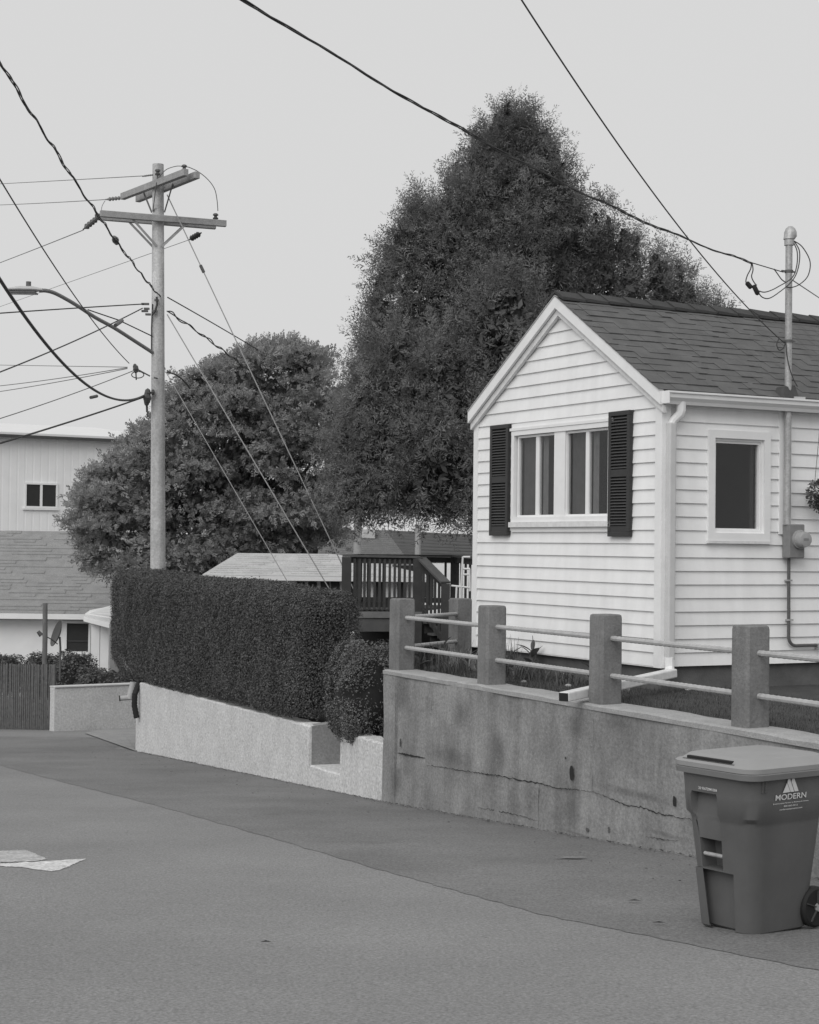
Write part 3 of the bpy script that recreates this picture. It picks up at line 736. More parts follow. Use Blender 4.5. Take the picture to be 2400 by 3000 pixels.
# service mast, meter, conduits
mxl, _ = onR(1657, 700, -.05); MY = -.075
mast = empty('service_mast', HO+HX*mxl+HY*MY, HA, 'galvanised service mast rising through the roof with a domed weatherhead', 'mast')
ztop = onR(1657, 503, MY)[1]
MB().tube([(0, 0, onR(1655, 1105)[1]), (0, 0, ztop-.02)], .034, 14).build('mast_pipe', GALV, mast, smooth=True)
head = MB(); rings = []
for z, r_ in ((-.06, .046), (-.0, .046), (.0, .056), (.03, .062), (.07, .060), (.105, .045), (.125, .022), (.13, .004)):
    rings.append([(r_*math.cos(2*math.pi*k/16)+(.016 if z > 0 else 0), r_*math.sin(2*math.pi*k/16), ztop+z) for k in range(16)])
head.loft(rings).build('weatherhead', GALV, mast, smooth=True)
for zc in (onR(1657, 571, MY)[1], onR(1657, 718, MY)[1]):
    MB().tube([(-.0, 0, zc-.012), (0, 0, zc+.012)], .043, 14).build('clamp', STEEL, mast, smooth=True)
    MB().bar((-.09, 0, zc), (.08, 0, zc), .014, .014).build('clamp_bolt', STEEL, mast)
fl = MB(); rings = []
zf = ZE+.05+SL*(MY)
for h, s_ in ((-.02, .105), (.0, .10), (.11, .07), (.12, .05)):
    rings.append([(s_*1.0*sx, sy*s_*.8+.03, zf+h) for sx, sy in ((-1,-1),(1,-1),(1,1),(-1,1))])
fl.loft(rings).build('roof_flashing', mat('lead_flashing', .075, .7, .2, 10), mast)
MB().prism([(.02, -.07), (.14, -.09), (.16, -.02), (.06, .02)], zf-.02, zf+.015).build('sealant', mat('sealant', .5), mast)
mt = empty('electric_meter', HO+HX*onR(1660,1140)[0]+Vector((0,0,0)), HA, 'round glass electric meter on a grey box on the side wall', 'meter')
zm0, zm1 = onR(1660, 1175)[1], onR(1660, 1104)[1]
MB().box(-.095, -.13, zm0, .095, -.02, zm1).build('meter_box', METER, mt, bevel=.01)
zc = onR(1664, 1136)[1]; rings = []
for y, r_ in ((-.13, .092), (-.15, .092), (-.152, .080), (-.21, .076), (-.23, .068), (-.236, .03)):
    rings.append([(.028+r_*math.sin(2*math.pi*k/24), y, zc+r_*math.cos(2*math.pi*k/24)) for k in range(24)])
MB().loft(rings).build('meter_glass', GLASSM, mt, smooth=True)
MB().box(-.01, -.2375, zc-.012, .05, -.2365, zc+.012).build('meter_label', METER, mt)
x0_, z0_ = onR(1654, 1180); x1_, z1_ = onR(1657, 1340); 
cp = empty('conduit', HO, HA, 'thin dark conduit running down from the meter and turning right', 'pipe')
zq = onR(1665, 1359)[1]
pts = [(x0_, -.05, zm0+.01), (x0_+.005, -.05, z1_+.05)]+[(x0_+.005+.09*(1-math.cos(a)), -.05, zq+.09*(1-math.sin(a))) for a in np.linspace(.1, math.pi/2, 7)]+[(HL-1, -.05, zq)]
MB().tube(pts, .016, 8).build('pipe', DPIPE, cp, smooth=True)
for u_, v_ in ((1654, 1222), (1656, 1305), (1714, 1361)):
    xx, zz = onR(u_, v_)
    (MB().box(xx-.03, -.07, zz-.008, xx+.03, -.02, zz+.008) if v_ < 1340 else MB().box(xx-.008, -.07, zz-.03, xx+.008, -.02, zz+.03)).build('strap', GALV, cp)

# hanging basket at the right edge
hx_, hz_ = onR(1737, 1042, -.22)
hb = empty('hanging_basket', HO+HX*hx_+HY*(-.22)+Vector((0,0,hz_)), HA, 'hanging plant basket with trailing leaves at the right edge of the side wall', 'plant')
rings = [[(r_*math.cos(2*math.pi*k/14), r_*math.sin(2*math.pi*k/14), z) for k in range(14)] for z, r_ in ((-.14, .07), (-.02, .11), (-.0, .115))]
MB().loft(rings).build('basket', DARKW, hb, smooth=True)
n = 900; pts = rng.normal(size=(n, 3)); pts /= np.linalg.norm(pts, axis=1)[:, None]; pts *= (rng.uniform(.5, 1, n)**.5*np.array(.165))[:, None]*np.array([1, 1, 1.05])
tV, tF = leaf_quad(1, .6); V, F = scatter(tV, tF, pts, frames(pts/.17, .6), rng.uniform(.02, .04, n)); npmesh('foliage', V, F, PLANT, hb)
for k in range(3):
    a = 2*math.pi*k/3; MB().tube([(.11*math.cos(a), .11*math.sin(a), 0), (0, .06, ZE-hz_-.14)], .003, 5).build('chain', STEEL, hb)

# ================================================================== WHEELED BIN
BT = R(36); BC = Vector((1.918, 9.355, 0)); BC.z = zr(BC.y)+.012
tb = empty('wheeled_bin', BC, BT, 'dark grey wheeled rubbish bin with MODERN lettering and a closed lid', 'bin')
BH = .845
def bin_ring(z, hx, hy, r, d, ya, yb, n=6):
    pts = []
    # start on the front (-x) side at +y end, go to -y end, then around
    cx, cy = hx-r, hy-r
    for a in np.linspace(math.pi/2, math.pi, n): pts.append((-cx+r*math.cos(a), cy+r*math.sin(a), z))
    pts += [(-hx, ya*hy, z), (-hx+d, ya*hy-.012*(d > 0), z), (-hx+d, yb*hy+.012*(d > 0), z), (-hx, yb*hy, z)]
    for a in np.linspace(math.pi, 1.5*math.pi, n): pts.append((-cx+r*math.cos(a), -cy+r*math.sin(a), z))
    for a in np.linspace(1.5*math.pi, 2*math.pi, n): pts.append((cx+r*math.cos(a), -cy+r*math.sin(a), z))
    for a in np.linspace(0, .5*math.pi, n): pts.append((cx+r*math.cos(a), cy+r*math.sin(a), z))
    return pts
def hxy(z):
    t = z/BH; return .243+.082*t, .198+.070*t
rings = []
for (z, dx, d, ya, yb) in ((0, -.012, .05, .80, -.45), (.012, 0, .05, .80, -.45), (.318, 0, .055, .80, -.45), (.322, 0, .0, .80, -.45), (.330, 0, .0, .55, -.12), (.332, 0, .10, .55, -.12),
                           (.485, 0, .10, .55, -.12), (.492, 0, .0, .55, -.12), (.585, 0, .004, .62, -.10), (.606, .0, .012, .62, -.1), (.632, .016, .026, .62, -.1),
                           (.725, .014, .05, .62, -.1), (.738, .013, .05, .60, -.08), (.744, .012, .0, .60, -.08), (.80, .010, 0, .6, -.08), (BH, .010, 0, .6, -.08)):
    hx, hy = hxy(z); rings.append(bin_ring(z, hx+dx, hy+dx, .10, d, ya, yb))
bo = MB().loft(rings).build('body', BIN, tb, smooth=True)
hx, hy = hxy(.39); MB().tube([(-hx+.012, .50*hy, .405), (-hx+.012, -.10*hy, .405)], .011, 10).build('lift_bar', GALV, tb, smooth=True)
# undercut shelf on the near corner
sh = MB(); hx, hy = hxy(.60)
# rim and lid
def rr(hx, hy, r, z, n=7, ox=0):
    pts = []
    for (sx, sy, a0) in ((-1, 1, .5), (-1, -1, 1), (1, -1, 1.5), (1, 1, 0)):
        for a in np.linspace(a0*math.pi, (a0+.5)*math.pi, n): pts.append((sx*(hx-r)+r*math.cos(a)+ox, sy*(hy-r)+r*math.sin(a), z))
    return pts
hx, hy = hxy(BH)
MB().loft([rr(hx+.012, hy+.012, .09, BH-.004), rr(hx+.034, hy+.034, .095, BH-.002), rr(hx+.040, hy+.040, .10, BH+.028), rr(hx+.034, hy+.034, .10, BH+.034)]).build('rim', BINR, tb, smooth=True)
MB().loft([rr(hx+.036, hy+.036, .10, BH+.035, ox=-.004), rr(hx+.038, hy+.038, .10, BH+.060, ox=-.004), rr(hx+.026, hy+.026, .095, BH+.068, ox=-.004), rr(hx+.012, hy+.012, .09, BH+.072), rr(hx-.02, hy-.02, .08, BH+.098, ox=.0), rr(hx-.05, hy-.05, .07, BH+.106, ox=.01)]).build('lid', BINL, tb, smooth=True)
MB().bar((-hx+.012, hy*.72, BH+.079), (-hx+.012, -hy*.52, BH+.079), .045, .022).build('lid_grip', BLACK, tb, bevel=.004)
MB().box(-hx-.02, -hy*.60, BH+.0725, -hx+.04, hy*.8, BH+.0745).build('grip_shadow_gap', BIN, tb)
MB().tube([(hx+.07, -hy*.75, BH+.02), (hx+.07, hy*.75, BH+.02)], .016, 10).build('handle', BIN, tb, smooth=True)
for s in (-1, 1): MB().bar((hx, s*hy*.7, BH-.01), (hx+.075, s*hy*.7, BH+.02), .03, .03).build('handle_bracket', BIN, tb)
# vertical ribs at the near corner of the side
hx, hy = hxy(.79)
for k in (0, 1): MB().bar((-hx+.075+.022*k, -hy-.011, .775), (-hx+.075+.022*k, -hy-.013, BH-.005), .008, .008, up=(0, 1, 0)).build('rib', BIN, tb)
# side recess shadow line at the back edge
WRd = .112
for s in (-1, 1):
    wh = empty('wheel', (.246, s*.205, WRd+.0), 0); wh.parent = tb
    rings = [[(r_*math.cos(2*math.pi*k/28), y, r_*math.sin(2*math.pi*k/28)) for k in range(28)] for y, r_ in ((-.028, .070), (-.03, .098), (-.018, .111), (.018, .111), (.03, .098), (.028, .07))]
    MB().loft(rings).build('tyre', BLACK, wh, smooth=True)
    MB().tube([(0, -.034, 0), (0, .034, 0)], .022, 14).build('hub', GALV if s < 0 else BIN, wh, smooth=True)
    for k in range(5):
        a = 2*math.pi*k/5+.3; MB().bar((.018*math.cos(a), -.031, .018*math.sin(a)), (.09*math.cos(a), -.031, .09*math.sin(a)), .006, .014, up=(0, 1, 0)).build('spoke', mat('wheel_spoke', .06), wh)
MB().tube([(.246, -.2, WRd), (.246, .2, WRd)], .012, 8).build('axle', STEEL, tb)
# printing on the side and the number on the front, following the sloped faces
def on_side(lx, lz, off=.0015):
    hx, hy = hxy(lz); return (lx, -(hy+.0185)-off, lz)
def text_mesh(txt, size, extr=0.0):
    c = bpy.data.curves.new('t', 'FONT'); c.body = txt; c.size = size; c.align_x = 'CENTER'; c.align_y = 'CENTER'; c.extrude = extr; c.resolution_u = 4
    c.offset = size*.012
    o = bpy.data.objects.new('t', c); COL.objects.link(o); dg = bpy.context.evaluated_depsgraph_get(); dg.update()
    me = bpy.data.meshes.new_from_object(o.evaluated_get(dg)); bpy.data.objects.remove(o); return me
def put_text(txt, size, lx, lz, name, sx=1.0, front=False, width=None):
    me = text_mesh(txt, size); me.materials.clear(); me.materials.append(PRINT)
    co = np.empty(len(me.vertices)*3); me.vertices.foreach_get('co', co); co = co.reshape(-1, 3)
    if width: sx = width/(co[:, 0].max()-co[:, 0].min())
    out = np.empty_like(co)
    for i, (x, y, z) in enumerate(co):
        if not front: out[i] = on_side(lx+x*sx, lz+y)
        else:
            hx, hy = hxy(lz+y); out[i] = (-(hx+.0175), lx-x*sx, lz+y)
    me.vertices.foreach_set('co', out.ravel()); me.update(); return link(name, me, tb)
def side_px(u, v):   # sight line to the sloped side face
    n = Vector((math.sin(BT), -math.cos(BT), 0)); p = BC+n*(hxy(.72)[1]+.0135); q = onplane(u, v, p, n)-BC
    return q.dot(Vector((math.cos(BT), math.sin(BT), 0))), q.z
def lgp(x, y): return side_px((2230+x/10.147)*.71875, (2260+y/10.147)*.71875)
x0, z0 = lgp(400, 800); x1, z1 = lgp(1310, 690); xc = (x0+x1)/2; zc = (z0+z1)/2
put_text('MODERN', .043, xc, zc, 'lettering', width=abs(x1-x0))
def logo_poly(name, pts):
    q = [lgp(*p) for p in pts]; me = MB().add([on_side(*p) for p in q], [tuple(range(len(q)))]); return me.build(name, PRINT, tb)
logo_poly('emblem_stripe', [(605, 640), (830, 605), (715, 330)])
logo_poly('emblem_stripe', [(840, 605), (945, 595), (800, 215), (735, 225), (725, 325)])
logo_poly('emblem_stripe', [(960, 592), (1075, 575), (925, 200), (850, 210), (845, 290)])
for (xa, ya, xb, yb, tx, sz) in ((340, 975, 1385, 860, 'Environmental Partner to Business & Homes', .0085), (660, 1035, 1075, 990, '800-662-0012', .0105), (540, 1145, 1215, 1065, 'moderncorporation.com', .0105)):
    xA, zA = lgp(xa, ya); xB, zB = lgp(xb, yb)
    put_text(tx, sz*1.15, (xA+xB)/2, (zA+zB)/2, 'small_print', width=abs(xB-xA))
nf = Vector((-math.cos(BT), -math.sin(BT), 0)); pf = BC+nf*(hxy(.76)[0]+.0145)
def front_px(u, v):
    q = onplane(u, v, pf, nf)-BC; return q.dot(Vector((-math.sin(BT), math.cos(BT), 0))), q.z
fa = front_px(1472, 1661); fb = front_px(1511, 1663)
put_text('20 936729M1004', .021, (fa[0]+fb[0])/2, (fa[1]+fb[1])/2, 'serial_number', front=True, width=abs(fa[0]-fb[0]))

# ================================================================== UTILITY POLE
PD = 32.0; pc = P(337, 1190, PD); PX = pc.x; zt_ = P(333, 346, PD).z
up = empty('utility_pole', (PX, PD, -.9), 0, 'tall wooden utility pole with two crossed pairs of crossarms and a street lamp', 'utility pole')
def UL(p): return Vector(p)-Vector((PX, PD, -.9))
topx = P(333, 346, PD).x
pts = []; rs_ = []
for i in range(13):
    t = i/12; pts.append((0+(topx-PX)*t, 0, (zt_+.9)*t)); rs_.append(.158-.052*t)
MB().tube(pts, rs_, 18).build('pole_shaft', WOODP, up, smooth=True)
c22, s22 = math.cos(R(21)), math.sin(R(21))
lowd = Vector((c22, s22, 0)); lown = Vector((s22, -c22, 0)); upd = Vector((s22*1.05, -c22, 0)).normalized(); upn = Vector((c22, s22, 0))
zl = P(335, 463, PD).z; zu = P(338, 391, PD).z
poleat = lambda z: Vector((PX+(topx-PX)*(z+.9)/(zt_+.9), PD, z))
def arm(name, cz, d, n_, off, la, lb, parent=up, w_=.095, h=.12):
    c = poleat(cz)+n_*off; return MB().bar(UL(c+d*la), UL(c+d*lb), w_, h).build(name, WOODA, parent, bevel=.008)
arm('crossarm', zl, lowd, lown, .165, -1.13, 1.28); arm('crossarm', zl, lowd, lown, -.165, -1.16, 1.16)
for a_, b_ in (((258, 418, 33.0), (392, 358, 30.75)), ((290, 423, 33.1), (416, 364, 30.85))):
    A_, B_ = P(*a_), P(*b_); zz = (A_.z+B_.z)/2; A_.z = B_.z = zz; MB().bar(UL(A_), UL(B_), .10, .125).build('crossarm', WOODA, up, bevel=.008)
for d, n_, z_, dz in ((lowd, lown, zl, -.52), (upd, upn, zu, -.50)):
    for s in (-1, 1):
        for o_ in (-.14, .14):
            a = poleat(z_-.05)+d*(.52*s)+n_*o_*1.1; b = poleat(z_+dz)+n_*o_*.8+d*(.05*s); MB().bar(UL(a), UL(b), .012, .042).build('brace', STEEL if z_ == zu else WOODA, up)
def insul(u, v, D, m=INSUL, name='insulator'):
    p = UL(P(u, v, D)); rings = []
    for z, r_ in ((-.1, .012), (-.02, .012), (-.02, .05), (.0, .055), (.02, .03), (.05, .03), (.05, .055), (.075, .05), (.09, .03)):
        rings.append([(p.x+r_*math.cos(2*math.pi*k/10), p.y+r_*math.sin(2*math.pi*k/10), p.z+z) for k in range(10)])
    return MB().loft(rings).build(name, m, up, smooth=True)
insul(454, 459, 32.4); insul(388, 357, 30.9); insul(332, 366, 31.8)
def deadend(a, b, name='strain_insulator', m=INSULG, r=.045):
    a, b = UL(a), UL(b); n = 12; pts = [a.lerp(b, i/n) for i in range(n+1)]; rr_ = [.014 if (i < 2 or i > 10) else (r if i % 2 else r*.55) for i in range(n+1)]
    return MB().tube(pts, rr_, 8).build(name, m, up, smooth=True)
deadend(P(260, 416, 33.1), P(222, 420, 33.1)); deadend(P(208, 457, 31.5), P(175, 483, 31.2), m=INSUL, r=.06); deadend(P(424, 490, 32.6), P(398, 505, 32.9), m=INSUL, r=.06)
MB().tube([UL(P(205, 452, 31.5)), UL(P(206, 462, 31.5))], .05, 8).build('strain_clamp', INSUL, up)
deadend(P(322, 368, 31.8), P(300, 371, 31.6), r=.02)
# ground wire and brackets down the pole
MB().tube([UL(P(321, 640, PD-.1)), UL(P(319, 690, PD-.1)), UL(P(319, 745, PD-.1))], .012, 6).build('ground_wire', WIRE, up)
for (u, v, s_) in ((306, 640, .07), (309, 650, .05), (305, 655, .06), (312, 662, .05), (326, 655, .05), (330, 632, .04)):
    p = UL(P(u, v, PD-.18)); MB().box(p.x-s_, p.y-.03, p.z-.018, p.x+s_, p.y+.03, p.z+.018).build('bracket', STEEL, up)
MB().tube([UL(P(330, 625, 31.8)), UL(P(331, 640, 31.8)), UL(P(327, 655, 31.8)), UL(P(321, 662, 31.8))], .022, 6).build('jumper', WIRE, up)
for (u, v, s_) in ((286, 777, .07), (284, 772, .05), (310, 838, .10), (311, 828, .08), (309, 846, .07), (322, 826, .05)):
    p = UL(P(u, v, PD-.2)); ball = MB(); rings = [[(p.x+s_*math.sin(a)*math.cos(b)*.8, p.y+s_*math.sin(a)*math.sin(b), p.z+s_*math.cos(a)*1.2) for b in np.linspace(0, 2*math.pi, 9)[:-1]] for a in (.05, .8, 1.6, 2.4, 3.1)]
    ball.loft(rings).build('cable_clamp', INSUL, up)
for (u0, v0, u1, v1) in ((286, 776, 316, 792), (310, 850, 311, 878), (308, 850, 309, 868), (286, 780, 287, 800), (324, 795, 332, 797), (358, 784, 352, 780)):
    MB().tube([UL(P(u0, v0, PD-.2)), UL(P(u1, v1, PD-.17))], .014, 6).build('tie', INSUL, up)
loop = [P(280+13*math.cos(a)+10, 789+7*math.sin(a), PD-.25) for a in np.linspace(0, 2*math.pi, 18)]
MB().tube([UL(p) for p in loop], .010, 5, cap=False).build('wire_loop', WIRE, up)
# street lamp
sl = empty('street_lamp', P(321, 742, PD-.1), 0, 'street lamp on a long curved arm fixed to the utility pole', 'street lamp')
SLO = P(321, 742, PD-.1)
arc = [(321, 742), (290, 722), (240, 690), (200, 668), (165, 645), (140, 630), (115, 617), (97, 612), (84, 612)]
def crom(pts, n=8):
    out = []; q = [pts[0]]+pts+[pts[-1]]
    for i in range(1, len(q)-2):
        for k in range(n):
            t = k/n; a, b, c, d = q[i-1:i+3]
            out.append(.5*((2*b)+(c-a)*t+(2*a-5*b+4*c-d)*t*t+(3*b-a-3*c+d)*t**3))
    out.append(pts[-1]); return out
MB().tube([p-SLO for p in crom([P(u, v, PD-.1-1.8*(321-u)/237) for u, v in arc], 4)], .036, 8).build('lamp_arm', mat('lamp_arm_steel', .19, .5, .15, 20), sl, smooth=True)
MB().tube([P(321, 690+18, PD-.1)-SLO, P(250, 674, PD-.6)-SLO, P(185, 652, PD-1.1)-SLO], .011, 6).build('arm_stay', WIRE, sl)
lh = P(54, 610, PD-1.95)-SLO
rings = []
for x, w_, h0, h1 in ((-.32, .05, -.01, .015), (-.29, .10, -.035, .03), (-.1, .15, -.045, .065), (.12, .13, -.045, .065), (.24, .06, -.03, .04), (.30, .04, -.02, .03)):
    rings.append([(lh.x+x, lh.y+w_*math.cos(a), lh.z+(h1 if math.sin(a) > 0 else -h0)*math.sin(a)) for a in np.linspace(0, 2*math.pi, 13)[:-1]])
MB().loft(rings).build('lamp_head', LIGHTM, sl, smooth=True)
MB().box(lh.x-.31, lh.y-.12, lh.z-.075, lh.x+.2, lh.y+.12, lh.z-.044).build('lens', mat('lamp_lens', .10, .3), sl, bevel=.01)
MB().tube([lh+Vector((.05, 0, .06)), lh+Vector((.05, 0, .145))], .045, 10).build('photocell', STEEL, sl, smooth=True)

# ================================================================== WIRES
def span(A, B, mid=None, n=40):
    A, B = P(*A), P(*B); pts0 = [A.lerp(B, i/n) for i in range(n+1)]
    s = 0
    if mid:
        best = min(range(1, n), key=lambda i: abs(proj(pts0[i])[0]-mid[0])); t = best/n; p = pts0[best]
        zt2 = P(mid[0], mid[1], p.y).z; s = (p.z-zt2)/(4*t*(1-t))
    return [p-Vector((0, 0, 4*s*(i/n)*(1-i/n))) for i, p in enumerate(pts0)]
def wire(label, A, B, mid=None, r=.008, m=WIRE, name='overhead_wire', extra=None, cat='wire', n=40):
    pts = span(A, B, mid, n); base = pts[0]
    o = MB().tube([p-base for p in pts], r, 6).build(name, m, None, smooth=True, loc=base); tag(o, label, cat, 'overhead wires'); return o
def twisted(label, A, B, mid=None, r=.008, pitch=1.2, m=WIRE, strands=3, rad=.010, wob=0.0):
    pts = span(A, B, mid, 220); base = pts[0]; root = empty('twisted_cable', base, 0, label, 'cable', 'overhead wires')
    L_ = [0]
    for i in range(1, len(pts)): L_.append(L_[-1]+(pts[i]-pts[i-1]).length)
    for k in range(strands):
        q = []
        for i, p in enumerate(pts):
            d = (pts[min(i+1, len(pts)-1)]-pts[max(i-1, 0)]).normalized(); sx = d.cross(Vector((0, 0, 1))).normalized(); sy = sx.cross(d)
            a = 2*math.pi*(L_[i]/pitch+k/strands); rr_ = rad*(1+.5*math.sin(L_[i]*2.1+k))
            wz = wob*math.sin(L_[i]*4.6+.6*math.sin(L_[i]*1.3))
            q.append(p-base+sx*(rr_*math.cos(a))+sy*(rr_*math.sin(a)+wz))
        MB().tube(q, r, 5).build('strand', m, root, smooth=True)
    return root
def local_mast(x, z): return HO+HX*(mxl+x)+HY*MY+Vector((0, 0, z))
mz1 = onR(1640, 570, MY)[1]
dM = (HO+HX*mxl+HY*MY).y
twisted('thick twisted service cable sweeping down from the top to the service mast', (330, -118, 8.2), (1583, 553, dM-.25), (985, 279), r=.0045, rad=.0055, pitch=1.0, wob=.006)
wire('bare end of the service cable tied to the service mast clamp', (1583, 553, dM-.25), (1650, 573, dM), r=.005, name='service_wire')
wire('thin straight telephone cable running down from the top to the service mast', (1010, -140, 8.5), (1652, 722, dM-.02), (1440, 497), r=.005, name='telephone_cable')
# drip loops at the weatherhead
def loopwire(label, pxs, r=.0055, m=WIRE, name='service_wire', D=None):
    pts = crom([P(u, v, d) for u, v, d in pxs], 7); base = pts[0]
    o = MB().tube([p-base for p in pts], r, 6).build(name, m, None, smooth=True, loc=base); return tag(o, label, 'wire', 'service wires at the mast')
d0 = dM
loopwire('outer drip loop wire from the weatherhead', [(1672, 507, d0), (1690, 520, d0-.03), (1706, 550, d0-.05), (1702, 580, d0-.05), (1685, 598, d0-.04), (1668, 605, d0-.05), (1655, 604, d0-.1)])
loopwire('inner drip loop wire from the weatherhead to the left splice', [(1671, 510, d0), (1679, 530, d0-.04), (1678, 560, d0-.06), (1668, 585, d0-.08), (1640, 603, d0-.12), (1622, 612, d0-.18), (1607, 615, d0-.22), (1590, 609, d0-.24)])
loopwire('middle drip loop wire from the weatherhead to the right splice', [(1673, 508, d0), (1684, 530, d0-.03), (1681, 565, d0-.05), (1668, 592, d0-.09), (1640, 616, d0-.14), (1620, 628, d0-.2), (1606, 626, d0-.22), (1598, 617, d0-.24)])
loopwire('left pigtail hanging from the service cable to its splice', [(1583, 553, d0-.25), (1581, 566, d0-.25), (1574, 580, d0-.25), (1571, 593, d0-.25), (1576, 600, d0-.25)])
loopwire('right pigtail hanging from the service cable to its splice', [(1584, 553, d0-.26), (1586, 568, d0-.25), (1583, 582, d0-.25), (1588, 594, d0-.25), (1594, 601, d0-.25)])
loopwire('short dark wire from the clamp into the mast side', [(1630, 566, d0-.06), (1638, 577, d0-.07), (1646, 588, d0-.08), (1654, 594, d0-.06)])
loopwire('small coil of telephone cable low on the mast', [(1641, 712, d0-.06), (1636, 725, d0-.07), (1641, 737, d0-.07), (1650, 733, d0-.07), (1655, 722, d0-.06), (1657, 745, d0-.06), (1663, 775, d0-.06), (1672, 800, d0-.05), (1680, 814, d0-.05)])
for (a, b, lb) in (((1572, 594), (1583, 607), 'left black splice on the service cable'), ((1587, 600), (1597, 621), 'right black splice on the service cable')):
    A_, B_ = P(*a, d0-.25), P(*b, d0-.25); o = MB().tube([A_-A_, (A_.lerp(B_, .15))-A_, (A_.lerp(B_, .85))-A_, B_-A_], [.012, .023, .023, .012], 8).build('cable_splice', BLACK, None, smooth=True, loc=A_); tag(o, lb, 'splice', 'service wires at the mast')
wire('thin distant wire leaving the mast to the right', (1662, 585, d0+.1), (1760, 650, d0+8), r=.006, m=WIREG)
# pole to the left
twisted('thick twisted cable falling from the upper left edge to the utility pole', (-120, -70, 15), (338, 626, PD-.12), (160, 384), r=.0075, rad=.010, pitch=1.6, strands=3, wob=.018)
o = MB().tube([P(240, 499, 27.2)-P(240, 499, 27.2), P(243, 505, 27.3)-P(240, 499, 27.2), P(246, 513, 27.4)-P(240, 499, 27.2)], [.03, .06, .03], 8).build('cable_splice', INSUL, None, loc=P(240, 499, 27.2)); tag(o, 'dark splice lump on the twisted cable near the pole top', 'splice')
wire('straight dark cable from the left edge to the bracket below the lamp arm', (-130, 155, 14), (272, 765, PD-.2), (105, 540), r=.008)
wire('heavy sagging cable from the left edge to the clamp low on the pole', (-150, 330, 14), (303, 833, PD-.2), (107, 739), r=.019)
wire('second heavy cable falling away left from the low pole clamp', (-120, 968, 25), (303, 836, PD-.2), (105, 901), r=.015)
wire('level dark cable from the left edge to the pole bracket', (-120, 668, 26), (303, 640, PD-.2), (150, 649), r=.011)
wire('dark cable rising from the left edge to the splice under the bracket', (-120, 828, 23), (300, 649, PD-.2), (110, 737), r=.011)
o = MB().tube([P(243, 685, 29.8)-P(243, 685, 29.8), P(257, 675, 30.2)-P(243, 685, 29.8)], .035, 8).build('cable_splice', INSUL, None, loc=P(243, 685, 29.8)); tag(o, 'dark tubular splice on the rising cable left of the pole', 'splice')
wire('thin level wire left of the pole below the lamp arm', (-100, 767, 46), (268, 773, PD-.2), r=.007, m=WIREG)
wire('upper of two thin wires meeting at the pole bracket', (-100, 822, 40), (268, 774, PD-.2), (100, 800), r=.008, m=WIREG)
wire('lower of two thin wires meeting at the pole bracket', (-100, 838, 40), (268, 776, PD-.2), (100, 808), r=.008, m=WIREG)
wire('thin wire rising to the bracket above the heavy cable', (-100, 912, 26), (280, 781, PD-.2), (150, 832), r=.008, m=WIREG)
o = MB().tube([(0, 0, 0), P(204, 834, 30.5)-P(191, 837, 30.3)], .03, 8).build('cable_splice', INSUL, None, loc=P(191, 837, 30.3)); tag(o, 'small black tube hanging beside the thin wire', 'splice')
wire('uppermost thin wire from the left edge to the pole top', (-120, 393, 55), (322, 369, PD-.2), (150, 379), r=.008, m=WIREG)
wire('thin wire from the left edge to the upper crossarm insulator', (-120, 434, 55), (222, 420, 33.1), (100, 427), r=.008, m=WIREG)
wire('thin wire from the left edge to the lower crossarm insulator', (-120, 597, 55), (176, 484, 31.2), (60, 531), r=.009, m=WIREG)
wire('faint wire passing behind the pole to the lower right insulator', (-120, 688, 60), (398, 505, 32.9), r=.006, m=WIREG)
loopwire2 = [(398, 352, 30.9), (417, 361, 31.2), (438, 378, 31.6), (452, 398, 32), (457, 420, 32.2), (459, 444, 32.4)]
pts = crom([P(*q) for q in loopwire2], 6); o = MB().tube([p-pts[0] for p in pts], .008, 5).build('jumper_wire', WIREG, None, loc=pts[0]); tag(o, 'curved jumper wire from the upper to the lower crossarm', 'wire', 'overhead wires')
pts = crom([P(*q) for q in [(336, 372, 31.8), (350, 357, 31.4), (370, 350, 31), (385, 350, 30.9), (398, 352, 30.9)]], 6); o = MB().tube([p-pts[0] for p in pts], .008, 5).build('jumper_wire', WIREG, None, loc=pts[0]); tag(o, 'thin jumper wire arching over the upper crossarm', 'wire', 'overhead wires')
pts = crom([P(*q) for q in [(221, 423, 33), (215, 434, 32.4), (213, 447, 31.9)]], 6); o = MB().tube([p-pts[0] for p in pts], .007, 5).build('jumper_wire', WIREG, None, loc=pts[0]); tag(o, 'short jumper wire at the left crossarm ends', 'wire', 'overhead wires')
# pole to the right, and guys
wire('upper dark cable from the pole across to the far pole', (353, 626, PD), (753, 872, 56), (467, 688), r=.012)
twisted('lower twisted cable from the pole down behind the leafy tree', (354, 655, PD), (753, 1000, 56), (475, 742), r=.012, rad=.014, pitch=1.6, strands=2, wob=.02)
wire('short dark cable leaving the pole at the crown of the leafy tree', (352, 784, PD), (400, 818, 38), (385, 800), r=.018)
def guy(label, A, B, r=.011):
    a, b = P(*A), P(*B); d = b-a; t = 1.0
    while (a+d*t).z > .12 and t < 2.5: t += .01
    b = a+d*t; o = MB().tube([(0, 0, 0), b-a], r, 6).build('guy_wire', mat('guy_steel', .30, .5, .1, 20, fine=30), None, smooth=True, loc=a); tag(o, label, 'wire', 'guy wires of the utility pole')
guy('long guy wire from the upper crossarms down past the leafy tree', (352, 410, PD-.05), (708, 1163, 30.6))
guy('middle guy wire running from the pole to beside the garage roof', (352, 662, PD-.05), (648, 1163, 30.6))
guy('lowest guy wire running from the pole over the garage roof', (350, 784, PD-.05), (598, 1212, 30.6), r=.008)
gA, gB = P(352, 410, PD-.05), P(708, 1163, 30.6); g0, g1 = gA.lerp(gB, .205), gA.lerp(gB, .225)
